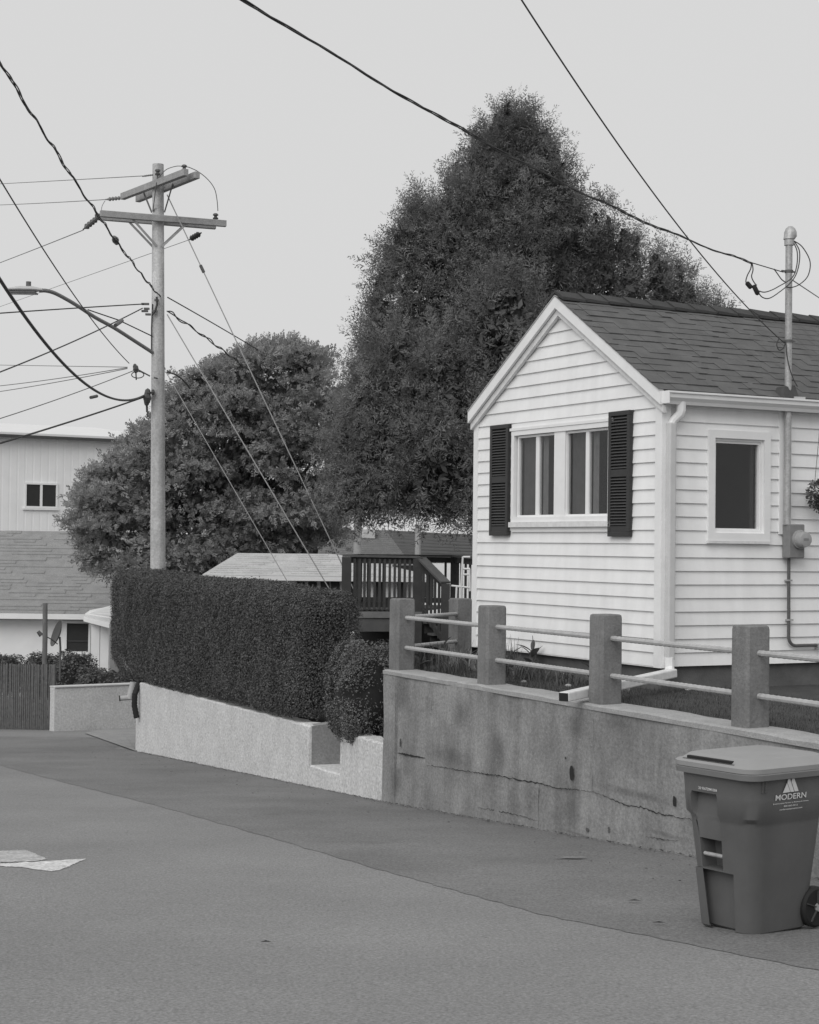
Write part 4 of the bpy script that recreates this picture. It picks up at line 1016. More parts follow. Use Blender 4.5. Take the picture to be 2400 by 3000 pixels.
o = MB().tube([(0, 0, 0), g1-g0], [.03, .03], 8).build('guy_insulator', INSUL, None, loc=g0); tag(o, 'small dark insulator on the long guy wire', 'insulator')

# ================================================================== HEDGE AND BUSH
def hedge_box(name, label, y0, y1, th, zb, zt, off, dens, leaf, cat='hedge', rnd=.31, bulge=0.0):
    n = Vector((1, -SKX, 0)).normalized(); d = Vector((SKX, 1, 0)).normalized(); c0 = SXY(y0, off); Lg = (SXY(y1)-SXY(y0)).length
    root = empty(name, c0+Vector((0, 0, zb(0))), 0, label, cat)
    nn = np.array(n); dd = np.array(d); up_ = np.array([0, 0, 1.])
    faces = [('f', Lg, 1), ('t', Lg, 1), ('e', th, 1), ('e2', th, 1), ('k', Lg, .15)]
    P_, N_ = [], []
    Hm = zt(.5)-zb(.5)
    for nm, L_, q in faces:
        area = {'f': Lg*Hm, 't': Lg*th, 'e': th*Hm, 'e2': th*Hm, 'k': Lg*Hm}[nm]; k = int(area*dens*q)
        a, b = rng.uniform(0, 1, k), rng.uniform(0, 1, k)
        if nm in 'fk': s, x, z = a, np.full(k, 0. if nm == 'f' else 1.), b
        elif nm == 't': s, x, z = a, b, np.full(k, 1.)
        elif nm == 'e': s, x, z = np.full(k, 0.), a, b
        else: s, x, z = np.full(k, 1.), a, b
        P_.append(np.stack([s, x, z], 1)); N_.append(np.tile({'f': [0, -1, 0], 'k': [0, 1, 0], 't': [0, 0, 1], 'e': [-1, 0, 0], 'e2': [1, 0, 0]}[nm], (k, 1)))
    Q = np.concatenate(P_); N0 = np.concatenate(N_).astype(float)
    # into metres, rounded box
    def to_w(Q, shrink=0.):
        s = Q[:, 0]*Lg; x = Q[:, 1]*th; t = Q[:, 0]
        zb_ = np.array([zb(v) for v in t]); zt__ = np.array([zt(v) for v in t]); z = zb_+(zt__-zb_)*Q[:, 2]
        # round: pull to a superellipse core
        lo = np.stack([np.full_like(s, rnd), np.full_like(s, min(rnd, th/2-.01)), zb_+rnd*.8], 1); hi = np.stack([np.full_like(s, Lg-rnd), np.full_like(s, th-min(rnd, th/2-.01)), zt__-rnd], 1)
        p = np.stack([s, x, z], 1); c = np.clip(p, lo, hi); v = p-c; l = np.linalg.norm(v, axis=1)+1e-9
        vmax = np.abs(v).max(1)+1e-9; r_ = np.minimum(1, vmax/l)
        p = c+v*r_[:, None]; nr = v/l[:, None]
        return p, nr
    p, nr = to_w(Q)
    wob = .018*np.sin(p[:, 0]*1.13+1)*np.sin(p[:, 2]*2.3+.5)+.008*np.sin(p[:, 0]*3.9+p[:, 2]*2.7+np.sin(p[:, 0]*.7)*2)+.006*np.sin(p[:, 0]*9.3+p[:, 1]*11+2*np.sin(p[:, 2]*5+p[:, 0]*1.3))
    depth = -np.abs(rng.normal(size=len(p)))*.035+rng.normal(size=len(p))*.012+wob
    p = p+nr*depth[:, None]
    W = p[:, :1]*dd+p[:, 1:2]*nn+p[:, 2:]*up_; NW = nr[:, :1]*dd+nr[:, 1:2]*nn+nr[:, 2:]*up_
    W = W-np.array([0, 0, zb(0)])
    tV, tF = leaf_quad(1, .62); V, F = scatter(tV, tF, W, frames_n(NW+np.array([0, 0, .35]), .55), rng.uniform(.7, 1.3, len(W))*leaf)
    npmesh('foliage', V, F, HEDGE, root)
    # dark twiggy core
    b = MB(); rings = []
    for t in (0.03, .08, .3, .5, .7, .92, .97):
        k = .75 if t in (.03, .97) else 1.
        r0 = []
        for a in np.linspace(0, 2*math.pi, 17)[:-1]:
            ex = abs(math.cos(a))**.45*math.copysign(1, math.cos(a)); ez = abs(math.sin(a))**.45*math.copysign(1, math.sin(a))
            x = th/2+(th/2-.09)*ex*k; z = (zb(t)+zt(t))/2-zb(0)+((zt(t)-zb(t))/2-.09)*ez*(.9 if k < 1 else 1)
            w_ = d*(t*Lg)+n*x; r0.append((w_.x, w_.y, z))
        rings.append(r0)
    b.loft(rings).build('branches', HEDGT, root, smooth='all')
    return root
hedge_box('clipped_hedge', 'long dark clipped hedge with a flat top above the stucco wall', 20.75, 30.45, 1.0, lambda t: .32-.24*t+3.2*max(0, t-.90), lambda t: 1.94+.08*t, -.06, 6600, .025)
def round_bush(name, label, c, rx, ry, rz, n, leaf, m=HEDGE, cat='bush', rot=0.):
    root = empty(name, (c[0], c[1], c[2]), rot, label, cat)
    q = rng.normal(size=(n, 3)); q /= np.linalg.norm(q, axis=1)[:, None]
    e = np.sign(q)*np.abs(q)**(.55 if cat == 'bush' else .72); rr_ = 1+.06*np.sin(e[:, 0]*5+e[:, 2]*4)+.05*np.sin(e[:, 1]*9+e[:, 2]*7)-np.abs(rng.normal(size=n))*.08
    p = e*rr_[:, None]*np.array([rx, ry, rz])+np.array([0, 0, rz])
    tV, tF = leaf_quad(1, .6); V, F = scatter(tV, tF, p, frames_n(q+np.array([0, 0, .35]), .55), rng.uniform(.7, 1.3, n)*leaf)
    npmesh('foliage', V, F, m, root)
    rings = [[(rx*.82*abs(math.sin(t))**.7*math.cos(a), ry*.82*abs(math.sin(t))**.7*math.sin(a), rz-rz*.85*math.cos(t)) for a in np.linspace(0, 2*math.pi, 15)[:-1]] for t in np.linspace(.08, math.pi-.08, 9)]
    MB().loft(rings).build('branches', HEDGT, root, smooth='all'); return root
bb = P(764, 1450, 19.35)
round_bush('clipped_bush', 'small rounded bush between the long hedge and the concrete wall', (bb.x+.04, 19.25, .25), .42, .40, .585, 18000, .0245, m=BUSHL, rot=R(22))

# ================================================================== TREES
def trunk(root, pts, rs_, name='trunk', m=BARK):
    return MB().tube(pts, rs_, 9).build(name, m, root, smooth=True)
def cedar(c, label):
    root = empty('cedar_tree', c, 0, label, 'tree')
    C = Vector(c)
    trunk(root, [(0, 0, 0), (.05, 0, 2.5), (0, .05, 6), (.05, 0, 9.2)], [.24, .2, .12, .03])
    # lobes of the crown: (apex u,v, depth, base z, base radius, power)
    lobes = []
    def lobe(u, v, D, zb, r, pw=.8, ub=None, zoff=0):
        a = P(u, v+48, D); bx = P(ub if ub else u, 900, D).x; lobes.append((a.x, a.y, a.z, bx, zb, r, pw))
    for (u, v, D, zb, r, pw, ub) in ((1085, 186, 30, 3.2, 2.15, .75, 1050), (1150, 250, 30.3, 4.2, 1.05, .5, 1140), (1030, 240, 29.8, 4.6, .9, .55, 1015),
            (888, 385, 29.6, 3.3, 1.08, .5, 905), (958, 330, 29.4, 3.3, 1.25, .55, 968), (808, 550, 29.3, 3.2, .60, .5, 825), (762, 725, 29.1, 3.05, .42, .5, 772), (718, 825, 29, 3.1, .32, .5, 730),
            (1172, 330, 30, 3.6, .85, .5, 1165), (1258, 418, 30.4, 3.4, .95, .45, 1250), (1330, 470, 30.5, 3.6, .75, .45, 1325), (1398, 500, 30.6, 3.8, .65, .5, 1390), (1446, 515, 30.8, 4.0, .45, .5, 1442), (1498, 590, 31, 4.3, .28, .6, 1495),
            (840, 640, 28.6, 3.2, 1.0, .5, 850), (935, 640, 28.3, 3.0, 1.2, .5, 945), (1060, 520, 28.6, 2.9, 1.7, .5, 1050), (770, 850, 28.6, 3.0, .55, .5, 775)):
        lobe(u, v, D, zb, r, pw, ub)
    for (u, v) in ((1066,176),(1098,190),(1124,206),(1046,198),(1148,232),(1010,240),(992,262),(955,300),(940,352),(880,372),(862,395),(838,428),(812,478),(800,515),(790,548),(783,585),(778,620),(762,650),(757,700),(744,722),(735,765),
                   (1172,268),(1190,300),(1200,352),(1206,380),(1262,398),(1290,412),(1322,436),(1352,452),(1392,492),(1410,505),(1447,512),(1470,560),(1492,588),(1512,606),(1527,604),(1228,395)):
        a = P(u+(1075-u)*.035, v+28, 30+rng.uniform(-.4, .4)); lobes.append((a.x, a.y, a.z, a.x+rng.uniform(-.1, .1), a.z-rng.uniform(.6, 1.3), rng.uniform(.14, .34), .7))
    PT, DR, SC, IN = [], [], [], []
    for (ax, ay, az_, bx, zb, r, pw) in lobes:
        H = az_-zb; kc = max(6, int(40*H*r*(1.6 if r < .3 else 1)))
        t = rng.uniform(0, 1, kc)**.85; ang = rng.uniform(0, 2*math.pi, kc)            # tufts: t = 0 top .. 1 bottom
        rad = r*(t**pw)*np.where(t > .88, 1-(t-.88)*3.2, 1); f = np.sqrt(rng.uniform(.45, 1.05, kc))
        lump = 1+.24*np.sin(ang*3+t*11+ax)+.16*np.sin(ang*7-t*23); rr_ = rad*f*lump
        cx = np.stack([ax+(bx-ax)*t+rr_*np.cos(ang), ay+rr_*np.sin(ang)*.8, az_-H*t], 1)
        nper = 12; idx_ = np.repeat(np.arange(kc), nper); g = rng.normal(size=(len(idx_), 3))*np.array([.105, .105, .13])*(.7 if r < .3 else 1)
        outd = np.stack([np.cos(ang), np.sin(ang), np.full(kc, .0)], 1)[idx_]
        PT.append(cx[idx_]+g); dz_ = (.75-1.1*t)[idx_]; DR.append(outd*.65+g*3.2+np.stack([0*dz_, 0*dz_, dz_], 1)); SC.append(rng.uniform(.22, .52, len(idx_))*(.85+.2*t[idx_]))
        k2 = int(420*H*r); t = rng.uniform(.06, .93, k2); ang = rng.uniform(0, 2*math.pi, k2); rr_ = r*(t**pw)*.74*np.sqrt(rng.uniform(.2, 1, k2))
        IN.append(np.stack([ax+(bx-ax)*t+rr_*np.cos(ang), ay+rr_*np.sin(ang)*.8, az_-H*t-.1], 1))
    PT = np.concatenate(PT)-np.array(C); DR = np.concatenate(DR); SC = np.concatenate(SC); IN = np.concatenate(IN)-np.array(C)
    tm = [spray_template(17, .95, .25, .0195, s, .35) for s in (1, 2, 3)]
    idx = rng.integers(0, 3, len(PT)); Vs, Fs, off = [], [], 0
    for i in range(3):
        k = idx == i; V, F = scatter(*tm[i], PT[k], frames_flat(DR[k], .75, .5, 1.0, .5), SC[k]); Vs.append(V); Fs.append(F+off); off += len(V)
    crown = npmesh('crown', np.concatenate(Vs), np.concatenate(Fs), CEDAR, root)
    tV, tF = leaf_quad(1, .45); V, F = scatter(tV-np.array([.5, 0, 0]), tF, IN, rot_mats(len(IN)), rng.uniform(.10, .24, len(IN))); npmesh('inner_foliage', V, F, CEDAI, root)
    return root
cb_ = P(1050, 1300, 30.0)
cedar((cb_.x, 30.0, .1), 'large dark conical cedar tree rising behind the white house')

def broad_tree(c, label, clumps, leafs, m=ASHL, inner=ASHI, seed=3, name='broadleaf_tree', leaf=.083, rim=None):
    root = empty(name, c, 0, label, 'tree'); C = np.array(c); r = np.random.default_rng(seed)
    top = max(q[2] for q in clumps)
    trunk(root, [(0, 0, 0), (.1, 0, 1.8), (.0, .1, 3.5), (.15, 0, (top-c[2])*.75)], [.24, .2, .14, .03])
    PT, DR, IN = [], [], []
    for i, (x, y, z, rx, rz) in enumerate(clumps):
        q = r.normal(size=(leafs, 3)); q /= np.linalg.norm(q, axis=1)[:, None]; f = r.uniform(.1, 1.15, leafs)**.6
        lp = 1+.22*np.sin(q[:, 0]*4+i)*np.sin(q[:, 2]*5+i*2)
        PT.append(q*(f*lp)[:, None]*np.array([rx, rx, rz])*1.45+np.array([x, y, z])); od = np.array([x, y, z])-(C+np.array([0, 0, 4.2])); od = od/(np.linalg.norm(od)+.3)
        DR.append(q*np.array([.45, .45, .2])+od*np.array([.9, .9, .55])+np.array([0, 0, -.12]))
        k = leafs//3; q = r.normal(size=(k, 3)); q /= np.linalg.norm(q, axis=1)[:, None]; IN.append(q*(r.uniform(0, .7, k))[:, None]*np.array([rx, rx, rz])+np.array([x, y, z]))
    for i in range(0, len(clumps), 12):
        x, y, z, rx, rz = clumps[i]; e = Vector((x, y, z))-Vector(c); s_ = Vector((.05, 0, max(1.2, e.z*.45)))
        trunk(root, [s_, s_.lerp(e, .5)+Vector((0, 0, .25)), e], [.07, .045, .012], 'limb')
    if rim is not None:
        for (x, y, z, dx, dz) in rim:
            PT.append(np.array([[x, y, z]])); DR.append(np.array([[dx*1.4, r.normal()*.3, dz*1.4+.25]]))
    PT = np.concatenate(PT)-C; DR = np.concatenate(DR); IN = np.concatenate(IN)-C
    tm = spray_template(11, .9, .46, .064, 11, flat=.35)
    V, F = scatter(*tm, PT, frames_flat(DR, .75, .4, .9, .8), r.uniform(.7, 1.3, len(PT))*leaf*3.0); npmesh('crown', V, F, m, root)
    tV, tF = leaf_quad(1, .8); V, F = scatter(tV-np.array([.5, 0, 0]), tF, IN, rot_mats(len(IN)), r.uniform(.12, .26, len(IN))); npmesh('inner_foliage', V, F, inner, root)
    return root
# crown outline of the leafy tree, filled with clumps in depth
out = [(445,770),(520,735),(560,718),(625,715),(668,745),(690,790),(715,850),(735,920),(740,1000),(735,1080),(690,1130),(600,1160),(450,1185),(330,1215),(240,1220),(190,1190),(180,1130),(160,1105),(155,1060),(185,1010),(230,985),(270,940),(300,905),(345,880),(375,835),(400,790)]
def inside(x, y, poly):
    c = False; j = len(poly)-1
    for i in range(len(poly)):
        if (poly[i][1] > y) != (poly[j][1] > y) and x < (poly[j][0]-poly[i][0])*(y-poly[i][1])/(poly[j][1]-poly[i][1])+poly[i][0]: c = not c
        j = i
    return c
cl = []; rr0 = random.Random(5)
while len(cl) < 420:
    u = rr0.uniform(150, 745); v = rr0.uniform(712, 1225)
    if inside(490+(u-490)/.90, 985+(v-985)/.92, out):
        D = 42+rr0.uniform(-2.2, 2.2); p = P(u, v, D); cl.append((p.x, p.y, p.z, rr0.uniform(.28, .62), rr0.uniform(.09, .19)))
for i in range(len(out)):       # clumps along the rim
    for k in range(5):
        a, b = out[i], out[(i+1) % len(out)]; t = rr0.random(); u, v = a[0]+(b[0]-a[0])*t, a[1]+(b[1]-a[1])*t; q_ = rr0.uniform(.02, .14); u += (480-u)*q_; v += (980-v)*q_
        p = P(u, v, 42+rr0.uniform(-1.2, 1.2)); cl.append((p.x, p.y, p.z, rr0.uniform(.2, .5), rr0.uniform(.06, .14)))
for (u, v) in ((600,1120),(630,1140),(650,1110),(680,1100),(610,1160),(560,1165),(640,1160),(690,1130)):
    p = P(u, v, 41.5); cl.append((p.x, p.y, p.z, .6, .25))
rim_ = []
for i in range(len(out)):
    for k in range(26):
        a, b = out[i], out[(i+1) % len(out)]; t = rr0.random(); u, v = a[0]+(b[0]-a[0])*t, a[1]+(b[1]-a[1])*t; du, dv = u-480, v-985; l = math.hypot(du, dv); q_ = rr0.uniform(-22, 10)
        p = P(u+du/l*q_, v+dv/l*q_, 42+rr0.uniform(-.8, .8)); rim_.append((p.x, p.y, p.z, du/l, -dv/l))
tb_ = P(470, 1200, 42); broad_tree((tb_.x, 42, -1.5), 'broad leafy tree with layered branches behind the utility pole', cl, 70, rim=rim_)

# ================================================================== BACKGROUND BUILDINGS
def gable_box(): pass
# --- tall metal building far left
mbx = empty('metal_building', (0, 0, 0), 0, 'tall pale metal clad building with a white roof at the far left', 'building')
A = P(-180, 903, 61.5); Bp = P(345, 928, 66.5); zE = P(0, 909, 62.5).z
d = (Bp-A); d.z = 0; Lm = d.length; d.normalize(); nb = Vector((-d.y, d.x, 0))
if nb.y < 0: nb = -nb
wb = MB(); 
nseg = int(Lm/.30)
w_ = MB(); wv = []; wf = []
for i in range(nseg+1):
    for o_ in ((0, 0), (.22, 0), (.24, .007), (.28, .007)):
        p = A+d*(i*.30+o_[0])-nb*(-o_[1]*1.0); wv += [(p.x, p.y, -2), (p.x, p.y, zE)]
for i in range(len(wv)//2-1): wf.append((2*i, 2*i+2, 2*i+3, 2*i+1))
w_.add(wv, wf).build('wall', BEIGE, mbx)
e0, e1 = A+d*-.2-nb*.35, A+d*(Lm+.4)-nb*.35; r0, r1 = e0+nb*9, e1+nb*9
zr0 = P(0, 884, 70).z
MB().add([(e0.x, e0.y, zE+.02), (e1.x, e1.y, zE+.02), (r1.x, r1.y, zr0), (r0.x, r0.y, zr0), (e0.x, e0.y, zE-.06), (e1.x, e1.y, zE-.06), (r1.x, r1.y, zr0-.1), (r0.x, r0.y, zr0-.1)], [(0,1,2,3),(0,4,5,1),(1,5,6,2),(2,6,7,3),(3,7,4,0)]).build('roof', BEIGR, mbx)
MB().bar((e0.x, e0.y, zE-.12), (e1.x, e1.y, zE-.12), .12, .10).build('eave_shadow_board', mat('eave_shadow_dark', .07), mbx)  # dark bar stands in for the shadow line under the eave
MB().prism([(A+nb*.3)[:2], (A+d*Lm+nb*.3)[:2], (A+d*Lm+nb*16)[:2], (A+nb*16)[:2]], -2, zE-.3).build('rear_volume', BEIGE, mbx)
q0 = onplane(54, 1066, A, nb); q1 = onplane(118, 1021, A, nb); cx = (q0+q1)/2
def far_window(root, q0, q1, d, nb, mull=True):
    W_ = abs((q1-q0).dot(d)); H_ = q1.z-q0.z; w0 = Vector((q0.x, q0.y, q0.z))
    T = lambda s, o, z: tuple(w0+d*s-nb*o+Vector((0, 0, z)))
    f = rect_frame(MB(), T, -.06, W_+.06, -.06, H_+.06, .07, .06, -.02).build('window', FARW, root)
    quadbox(MB(), T, 0, W_, 0, H_, .02, .0).build('pane', DARKW, f)
    if mull: quadbox(MB(), T, W_*.46, W_*.54, 0, H_, .05, .02).build('mullion', FARW, f)
    quadbox(MB(), T, -.12, W_+.12, -.13, -.065, .08, 0).build('sill', FARW, f)
    return f
far_window(mbx, q0, q1, d, nb)
# --- shingled white house at the left
lh_ = empty('shingled_house', (0, 0, 0), 0, 'low white house with a wide mottled shingle roof at the left', 'house')
HD = 46.0; eL = P(-160, 1294, HD-.4); eR = P(262, 1291, HD-.4); zE2 = P(60, 1293, HD-.4).z; rz2 = P(60, 1118, 50.2).z
MB().add([(eL.x, HD-.4, zE2), (eR.x, HD-.4, zE2), (eR.x+.3, 50.2, rz2), (eL.x, 50.2, rz2)], [(0,1,2,3)]).build('roof', SHINGM, lh_)
rt = lh_.children[0]
for o_ in lh_.children:
    if o_.name.startswith('roof'): rt = o_
# tab shadows: courses of slightly raised tabs
tabs = MB(); SLn = math.hypot(3.8+.8, rz2-zE2); nr_ = 26
for r_ in range(nr_):
    t0 = r_/nr_; x = eL.x+random.random()*.4
    while x < eR.x:
        wv = random.uniform(.25, .9)
        if random.random() < .55:
            y0 = (HD-.4)+(50.2-HD+.4)*t0; z0 = zE2+(rz2-zE2)*t0; y1 = y0+4.6/nr_*.95; z1 = z0+(rz2-zE2)/nr_*.95; h = .025
            tabs.add([(x, y0, z0+h), (x+wv, y0, z0+h), (x+wv, y1, z1+.008), (x, y1, z1+.008), (x, y0, z0), (x+wv, y0, z0)], [(0,1,2,3),(4,5,1,0)])
        x += wv
tag(tabs.build('shingle_tabs', SHINGM, rt), kind='stuff')
MB().box(eL.x, HD-.02, -2, eR.x-.2, HD+4, zE2-.02).build('wall', FARW, lh_)
MB().box(eL.x, HD-.48, zE2-.13, eR.x, HD-.4, zE2+.01).build('fascia', FARW, lh_)
MB().box(eL.x, HD-.40, zE2-.16, eR.x, HD-.02, zE2-.13).build('soffit', mat('far_grey_trim', .3), lh_)
X_ = Vector((1, 0, 0)); Y_ = Vector((0, 1, 0))
q0 = P(140, 1372, HD-.03); q1 = P(188, 1312, HD-.03); fw = far_window(lh_, q0, q1, X_, Y_, False)
MB().box(q0.x, HD-.08, (q0.z+q1.z)/2-.12, q1.x, HD-.05, (q0.z+q1.z)/2-.08).build('meeting_rail', mat('dark_rail', .06), fw)
# porch with pale metal roof
pr = empty('porch', (0, 0, 0), 0, 'small porch with a pale ribbed awning roof beside the hedge end', 'porch')
aw = []
pA_, pB_, pC_, pD_ = P(178, 1296, 44), P(232, 1310, 43), P(262, 1268, 46), P(190, 1286, 45.6)
MB().add([pA_, pB_, pC_, pD_, pA_-Vector((0,0,.06)), pB_-Vector((0,0,.06))], [(0,1,2,3),(4,5,1,0)]).build('awning', BEIGR, pr)
for k in range(1, 6):
    t = k/6; MB().bar(pA_.lerp(pD_, t)+Vector((0,0,.02)), pB_.lerp(pC_, t)+Vector((0,0,.02)), .03, .03).build('awning_rib', FARW, pr)
MB().bar(pA_-Vector((0,0,.1)), pB_-Vector((0,0,.1)), .05, .10).build('awning_fascia', FARW, pr)
for u in (203, 222):
    p = P(u, 1300, 44); MB().box(p.x-.11, 43.9, -1.8, p.x+.11, 44.12, p.z).build('porch_post', FARW, pr)
MB().box(P(190,1300,45).x, 45, -1.8, P(262,1300,45).x, 45.1, P(200,1305,45).z).build('porch_wall', mat('far_grey_wall', .4), pr)

# low shrubs in front of that house
for (u0, u1, v0, v1, D, lb, nm) in ((-60, 60, 1376, 1420, 40.5, 'low trimmed shrub row at the left edge before the white house', 'low_shrub'), (55, 125, 1374, 1430, 40, 'low trimmed shrub behind the tall weathered post', 'low_shrub'),
                                 (112, 200, 1371, 1440, 38, 'dense shrub below the dark window of the white house', 'low_shrub'), (165, 225, 1405, 1450, 35.8, 'scrubby weeds on top of the short white wall', 'weeds')):
    a, b = P(u0, v1, D), P(u1, v0, D); rx = (b.x-a.x)/2; rz = (b.z-a.z)/2+.25
    round_bush(nm, lb, ((a.x+b.x)/2, D, b.z-2*rz), rx*1.08, .6, rz, 3200, .06, cat='shrub')
round_bush('weeds', 'loose weeds spilling over the short white wall near the drain pipe', (P(240,1440,34.6).x, 34.8, -.75), .75, .4, .32, 1500, .07, m=PLANT, cat='weeds')
# satellite dish
sdp = P(122, 1335, 36.5)
sdh = empty('satellite_dish', P(127, 1375, 36.5), 0, 'grey satellite dish turned left in front of the white house', 'satellite dish'); SB = P(127, 1375, 36.5)
rings = []; axd = Vector((-.80, -.42, .30)).normalized(); sx = axd.cross(Vector((0,0,1))).normalized(); sy = sx.cross(axd)
for t in (.0, .3, .6, .85, 1.0):
    rings.append([tuple(sdp-SB+axd*(.07*t*t-.02)+sx*(.26*t*math.cos(a)+1e-4)+sy*(.29*t*math.sin(a)+1e-4)) for a in np.linspace(0, 2*math.pi, 21)[:-1]])
for t in (1.0, .6, .0):
    rings.append([tuple(sdp-SB+axd*(.07*t*t-.035)+sx*(.26*t*math.cos(a)+1e-4)+sy*(.29*t*math.sin(a)+1e-4)) for a in np.linspace(0, 2*math.pi, 21)[:-1]])
MB().loft(rings).build('reflector', DISH, sdh, smooth=True)
MB().tube([(0, 0, -.6), (0, 0, .12), P(126, 1342, 36.6)-SB], .022, 8).build('mount', STEEL, sdh)
MB().tube([P(121, 1356, 36.4)-SB, P(108, 1346, 36.2)-SB], .012, 6).build('feed_arm', STEEL, sdh)
MB().tube([P(108, 1346, 36.2)-SB, P(84, 1334, 35.9)-SB], .012, 6).build('feed_arm_end', STEEL, sdh)
MB().tube([P(80, 1330, 35.9)-SB, P(87, 1338, 35.9)-SB], [.04, .055], 8).build('receiver', DISH, sdh)
# --- pale hip roof garage
gr = empty('hip_roof_garage', (0, 0, 0), 0, 'low garage with a pale shingled hip roof beyond the hedge', 'garage')
GD = 35.5; zE3 = P(650, 1213, GD).z; zR3 = P(640, 1166, GD+2.2).z
ea = P(425, 1213, GD).x; eb = P(900, 1213, GD).x; ra = P(500, 1166, GD+2.2).x; rb_ = eb-2
lef = Vector((ea, GD+4.4, zE3))
MB().add([(ea, GD, zE3), (eb, GD, zE3), (rb_, GD+2.2, zR3), (ra, GD+2.2, zR3), (ea, GD+4.4, zE3), (eb, GD+4.4, zE3)], [(0,1,2,3),(4,0,3),(5,4,3,2),(1,5,2)]).build('roof', SHINGL, gr)
groof = [o_ for o_ in gr.children][0]
tabs = MB()
for r_ in range(1, 11):
    t = r_/11; x = ea+(ra-ea)*t+.1
    while x < eb-1:
        wv = random.uniform(.3, .9)
        if random.random() < .7:
            y0 = GD+2.2*t; z0 = zE3+(zR3-zE3)*t; y1 = y0+.19; z1 = z0+(zR3-zE3)/11*.95; tabs.add([(x, y0, z0+.016), (x+wv, y0, z0+.016), (x+wv, y1, z1+.004), (x, y1, z1+.004), (x, y0, z0), (x+wv, y0, z0)], [(0,1,2,3),(4,5,1,0)])
        x += wv
tag(tabs.build('shingle_tabs', SHINGL, groof), kind='stuff')
MB().box(ea+.25, GD+.25, -1.8, eb-.25, GD+4.1, zE3-.03).build('wall', FARW, gr)
MB().box(ea, GD-.02, zE3-.10, eb, GD+.03, zE3-.005).build('fascia', FARW, gr)
for u in (636, 662, 688, 710, 740, 800, 850):
    p = P(u, 1230, GD+.2); MB().box(p.x-.13, GD+.2, p.z-.6, p.x+.05, GD+.24, p.z+.05).build('window', DARKW, gr)
# --- far brick coloured house with a hip roof
fh = empty('far_house', (0, 0, 0), 0, 'distant house with grey shingled roofs seen under the cedar', 'house')
FD = 58.0; zE4 = P(820, 1182, FD).z; zR4 = P(800, 1116, FD+3.5).z
x0 = P(600, 1182, FD).x; x1 = P(862, 1182, FD).x; xr = P(812, 1116, FD+3.5).x
MB().add([(x0, FD, zE4), (x1, FD, zE4), (xr, FD+3.5, zR4), (x0, FD+3.5, zR4)], [(0,1,2,3)]).build('roof', SHINGK, fh)
x2 = P(1120, 1182, FD).x
MB().add([(x1, FD, zE4), (x2, FD+1.5, zE4), (x2, FD+5, zR4-.2), (xr, FD+3.5, zR4)], [(0,1,2,3)]).build('roof_wing', mat('shaded_far_shingle', .085, .95, .16, 3), fh)  # side slope of the same roof, its shade painted as a darker colour
for k in range(9):
    t = (k+.5)/9; p = Vector((x1, FD-.03, zE4)).lerp(Vector((xr, FD+3.47, zR4)), t); q = Vector((x2, FD+1.47, zE4)).lerp(Vector((x2, FD+4.97, zR4-.2)), t); MB().bar(p, q, .03, .04).build('roof_course', mat('far_course', .14), fh)
for k in range(16):
    t = (k+.5)/16; p = Vector((x0, FD-.03, zE4)).lerp(Vector((x0, FD+3.47, zR4)), t); q = Vector((x1, FD-.03, zE4)).lerp(Vector((xr, FD+3.47, zR4)), t); MB().bar(p, q, .02, .03).build('roof_course', SHINGM, fh)
MB().box(x0, FD+.2, -1.8, x2-.3, FD+4, zE4-.05).build('wall', FARW, fh)
p = P(770, 1122, FD+3); MB().box(p.x-.35, FD+2.4, p.z-.2, p.x+.35, FD+3, p.z+.12).build('roof_vent', mat('vent_pale', .5), fh)
for k in range(7):
    p = P(745+k*26, 1215, FD+.18); MB().box(p.x-.2, FD+.15, p.z-.7, p.x+.2, FD+.19, p.z+.4).build('window', DARKW, fh)
# far poles
q = P(754, 1065, 56); tag(MB().tube([(q.x, 56, -1.8), (q.x, 56, P(754, 860, 56).z)], [.15, .12], 12).build('far_utility_pole', mat('far_pole_wood', .36, .9, .15, 6), smooth=True), 'pale distant utility pole under the left of the cedar', 'utility pole')
q = P(880, 1140, 40); tag(MB().tube([(q.x, 40, -1.), (q.x, 40, P(880, 1105, 40).z)], .07, 10).build('pale_post', mat('far_pole_wood', .36), smooth=True), 'thin pale post standing behind the deck railing', 'post')

# ================================================================== DECK
DD = 27.3
dk = empty('timber_deck', (0, 0, 0), 0, 'dark stained raised timber deck with railings beside the white house', 'deck')
def dp(u, v, D=DD): return P(u, v, D)
zt5 = dp(800, 1171).z; zfl = dp(800, 1287).z; xL = dp(730, 1200).x; xR = dp(880, 1200).x
A0 = Vector((xL, DD, 0)); B0 = Vector((xR, DD+.25, 0)); C0 = Vector((xL+.12, DD+2.6, 0)); E0 = Vector((dp(958, 1200, DD+2.6).x, DD+2.6, 0))
def rail_run(a, b, zt_a, zt_b, zb_a, zb_b, nb_, cap=True, cw_=.14):
    a, b = Vector(a), Vector(b); Z = lambda z: Vector((0, 0, z))
    if cap: MB().bar(a+Z(zt_a), b+Z(zt_b), cw_, .035).build('rail_cap', DECKE, dk)
    MB().bar(a+Z(zt_a-.07), b+Z(zt_b-.07), .04, .09).build('top_rail', DECK, dk); MB().bar(a+Z(zb_a+.1), b+Z(zb_b+.1), .04, .09).build('bottom_rail', DECK, dk)
    for i in range(nb_):
        t = (i+.6)/(nb_+.2); p = a.lerp(b, t); z0 = zb_a+(zb_b-zb_a)*t; z1 = zt_a+(zt_b-zt_a)*t
        MB().bar(p+Z(z0+.02)-Vector((0, .03, 0)), p+Z(z1-.04)-Vector((0, .03, 0)), .042, .035, up=(0, 1, 0)).build('baluster', DECK, dk)
def dpost(p, z0, z1, s=.06): MB().box(p.x-s, p.y-s, z0, p.x+s, p.y+s, z1).build('post', DECK, dk)
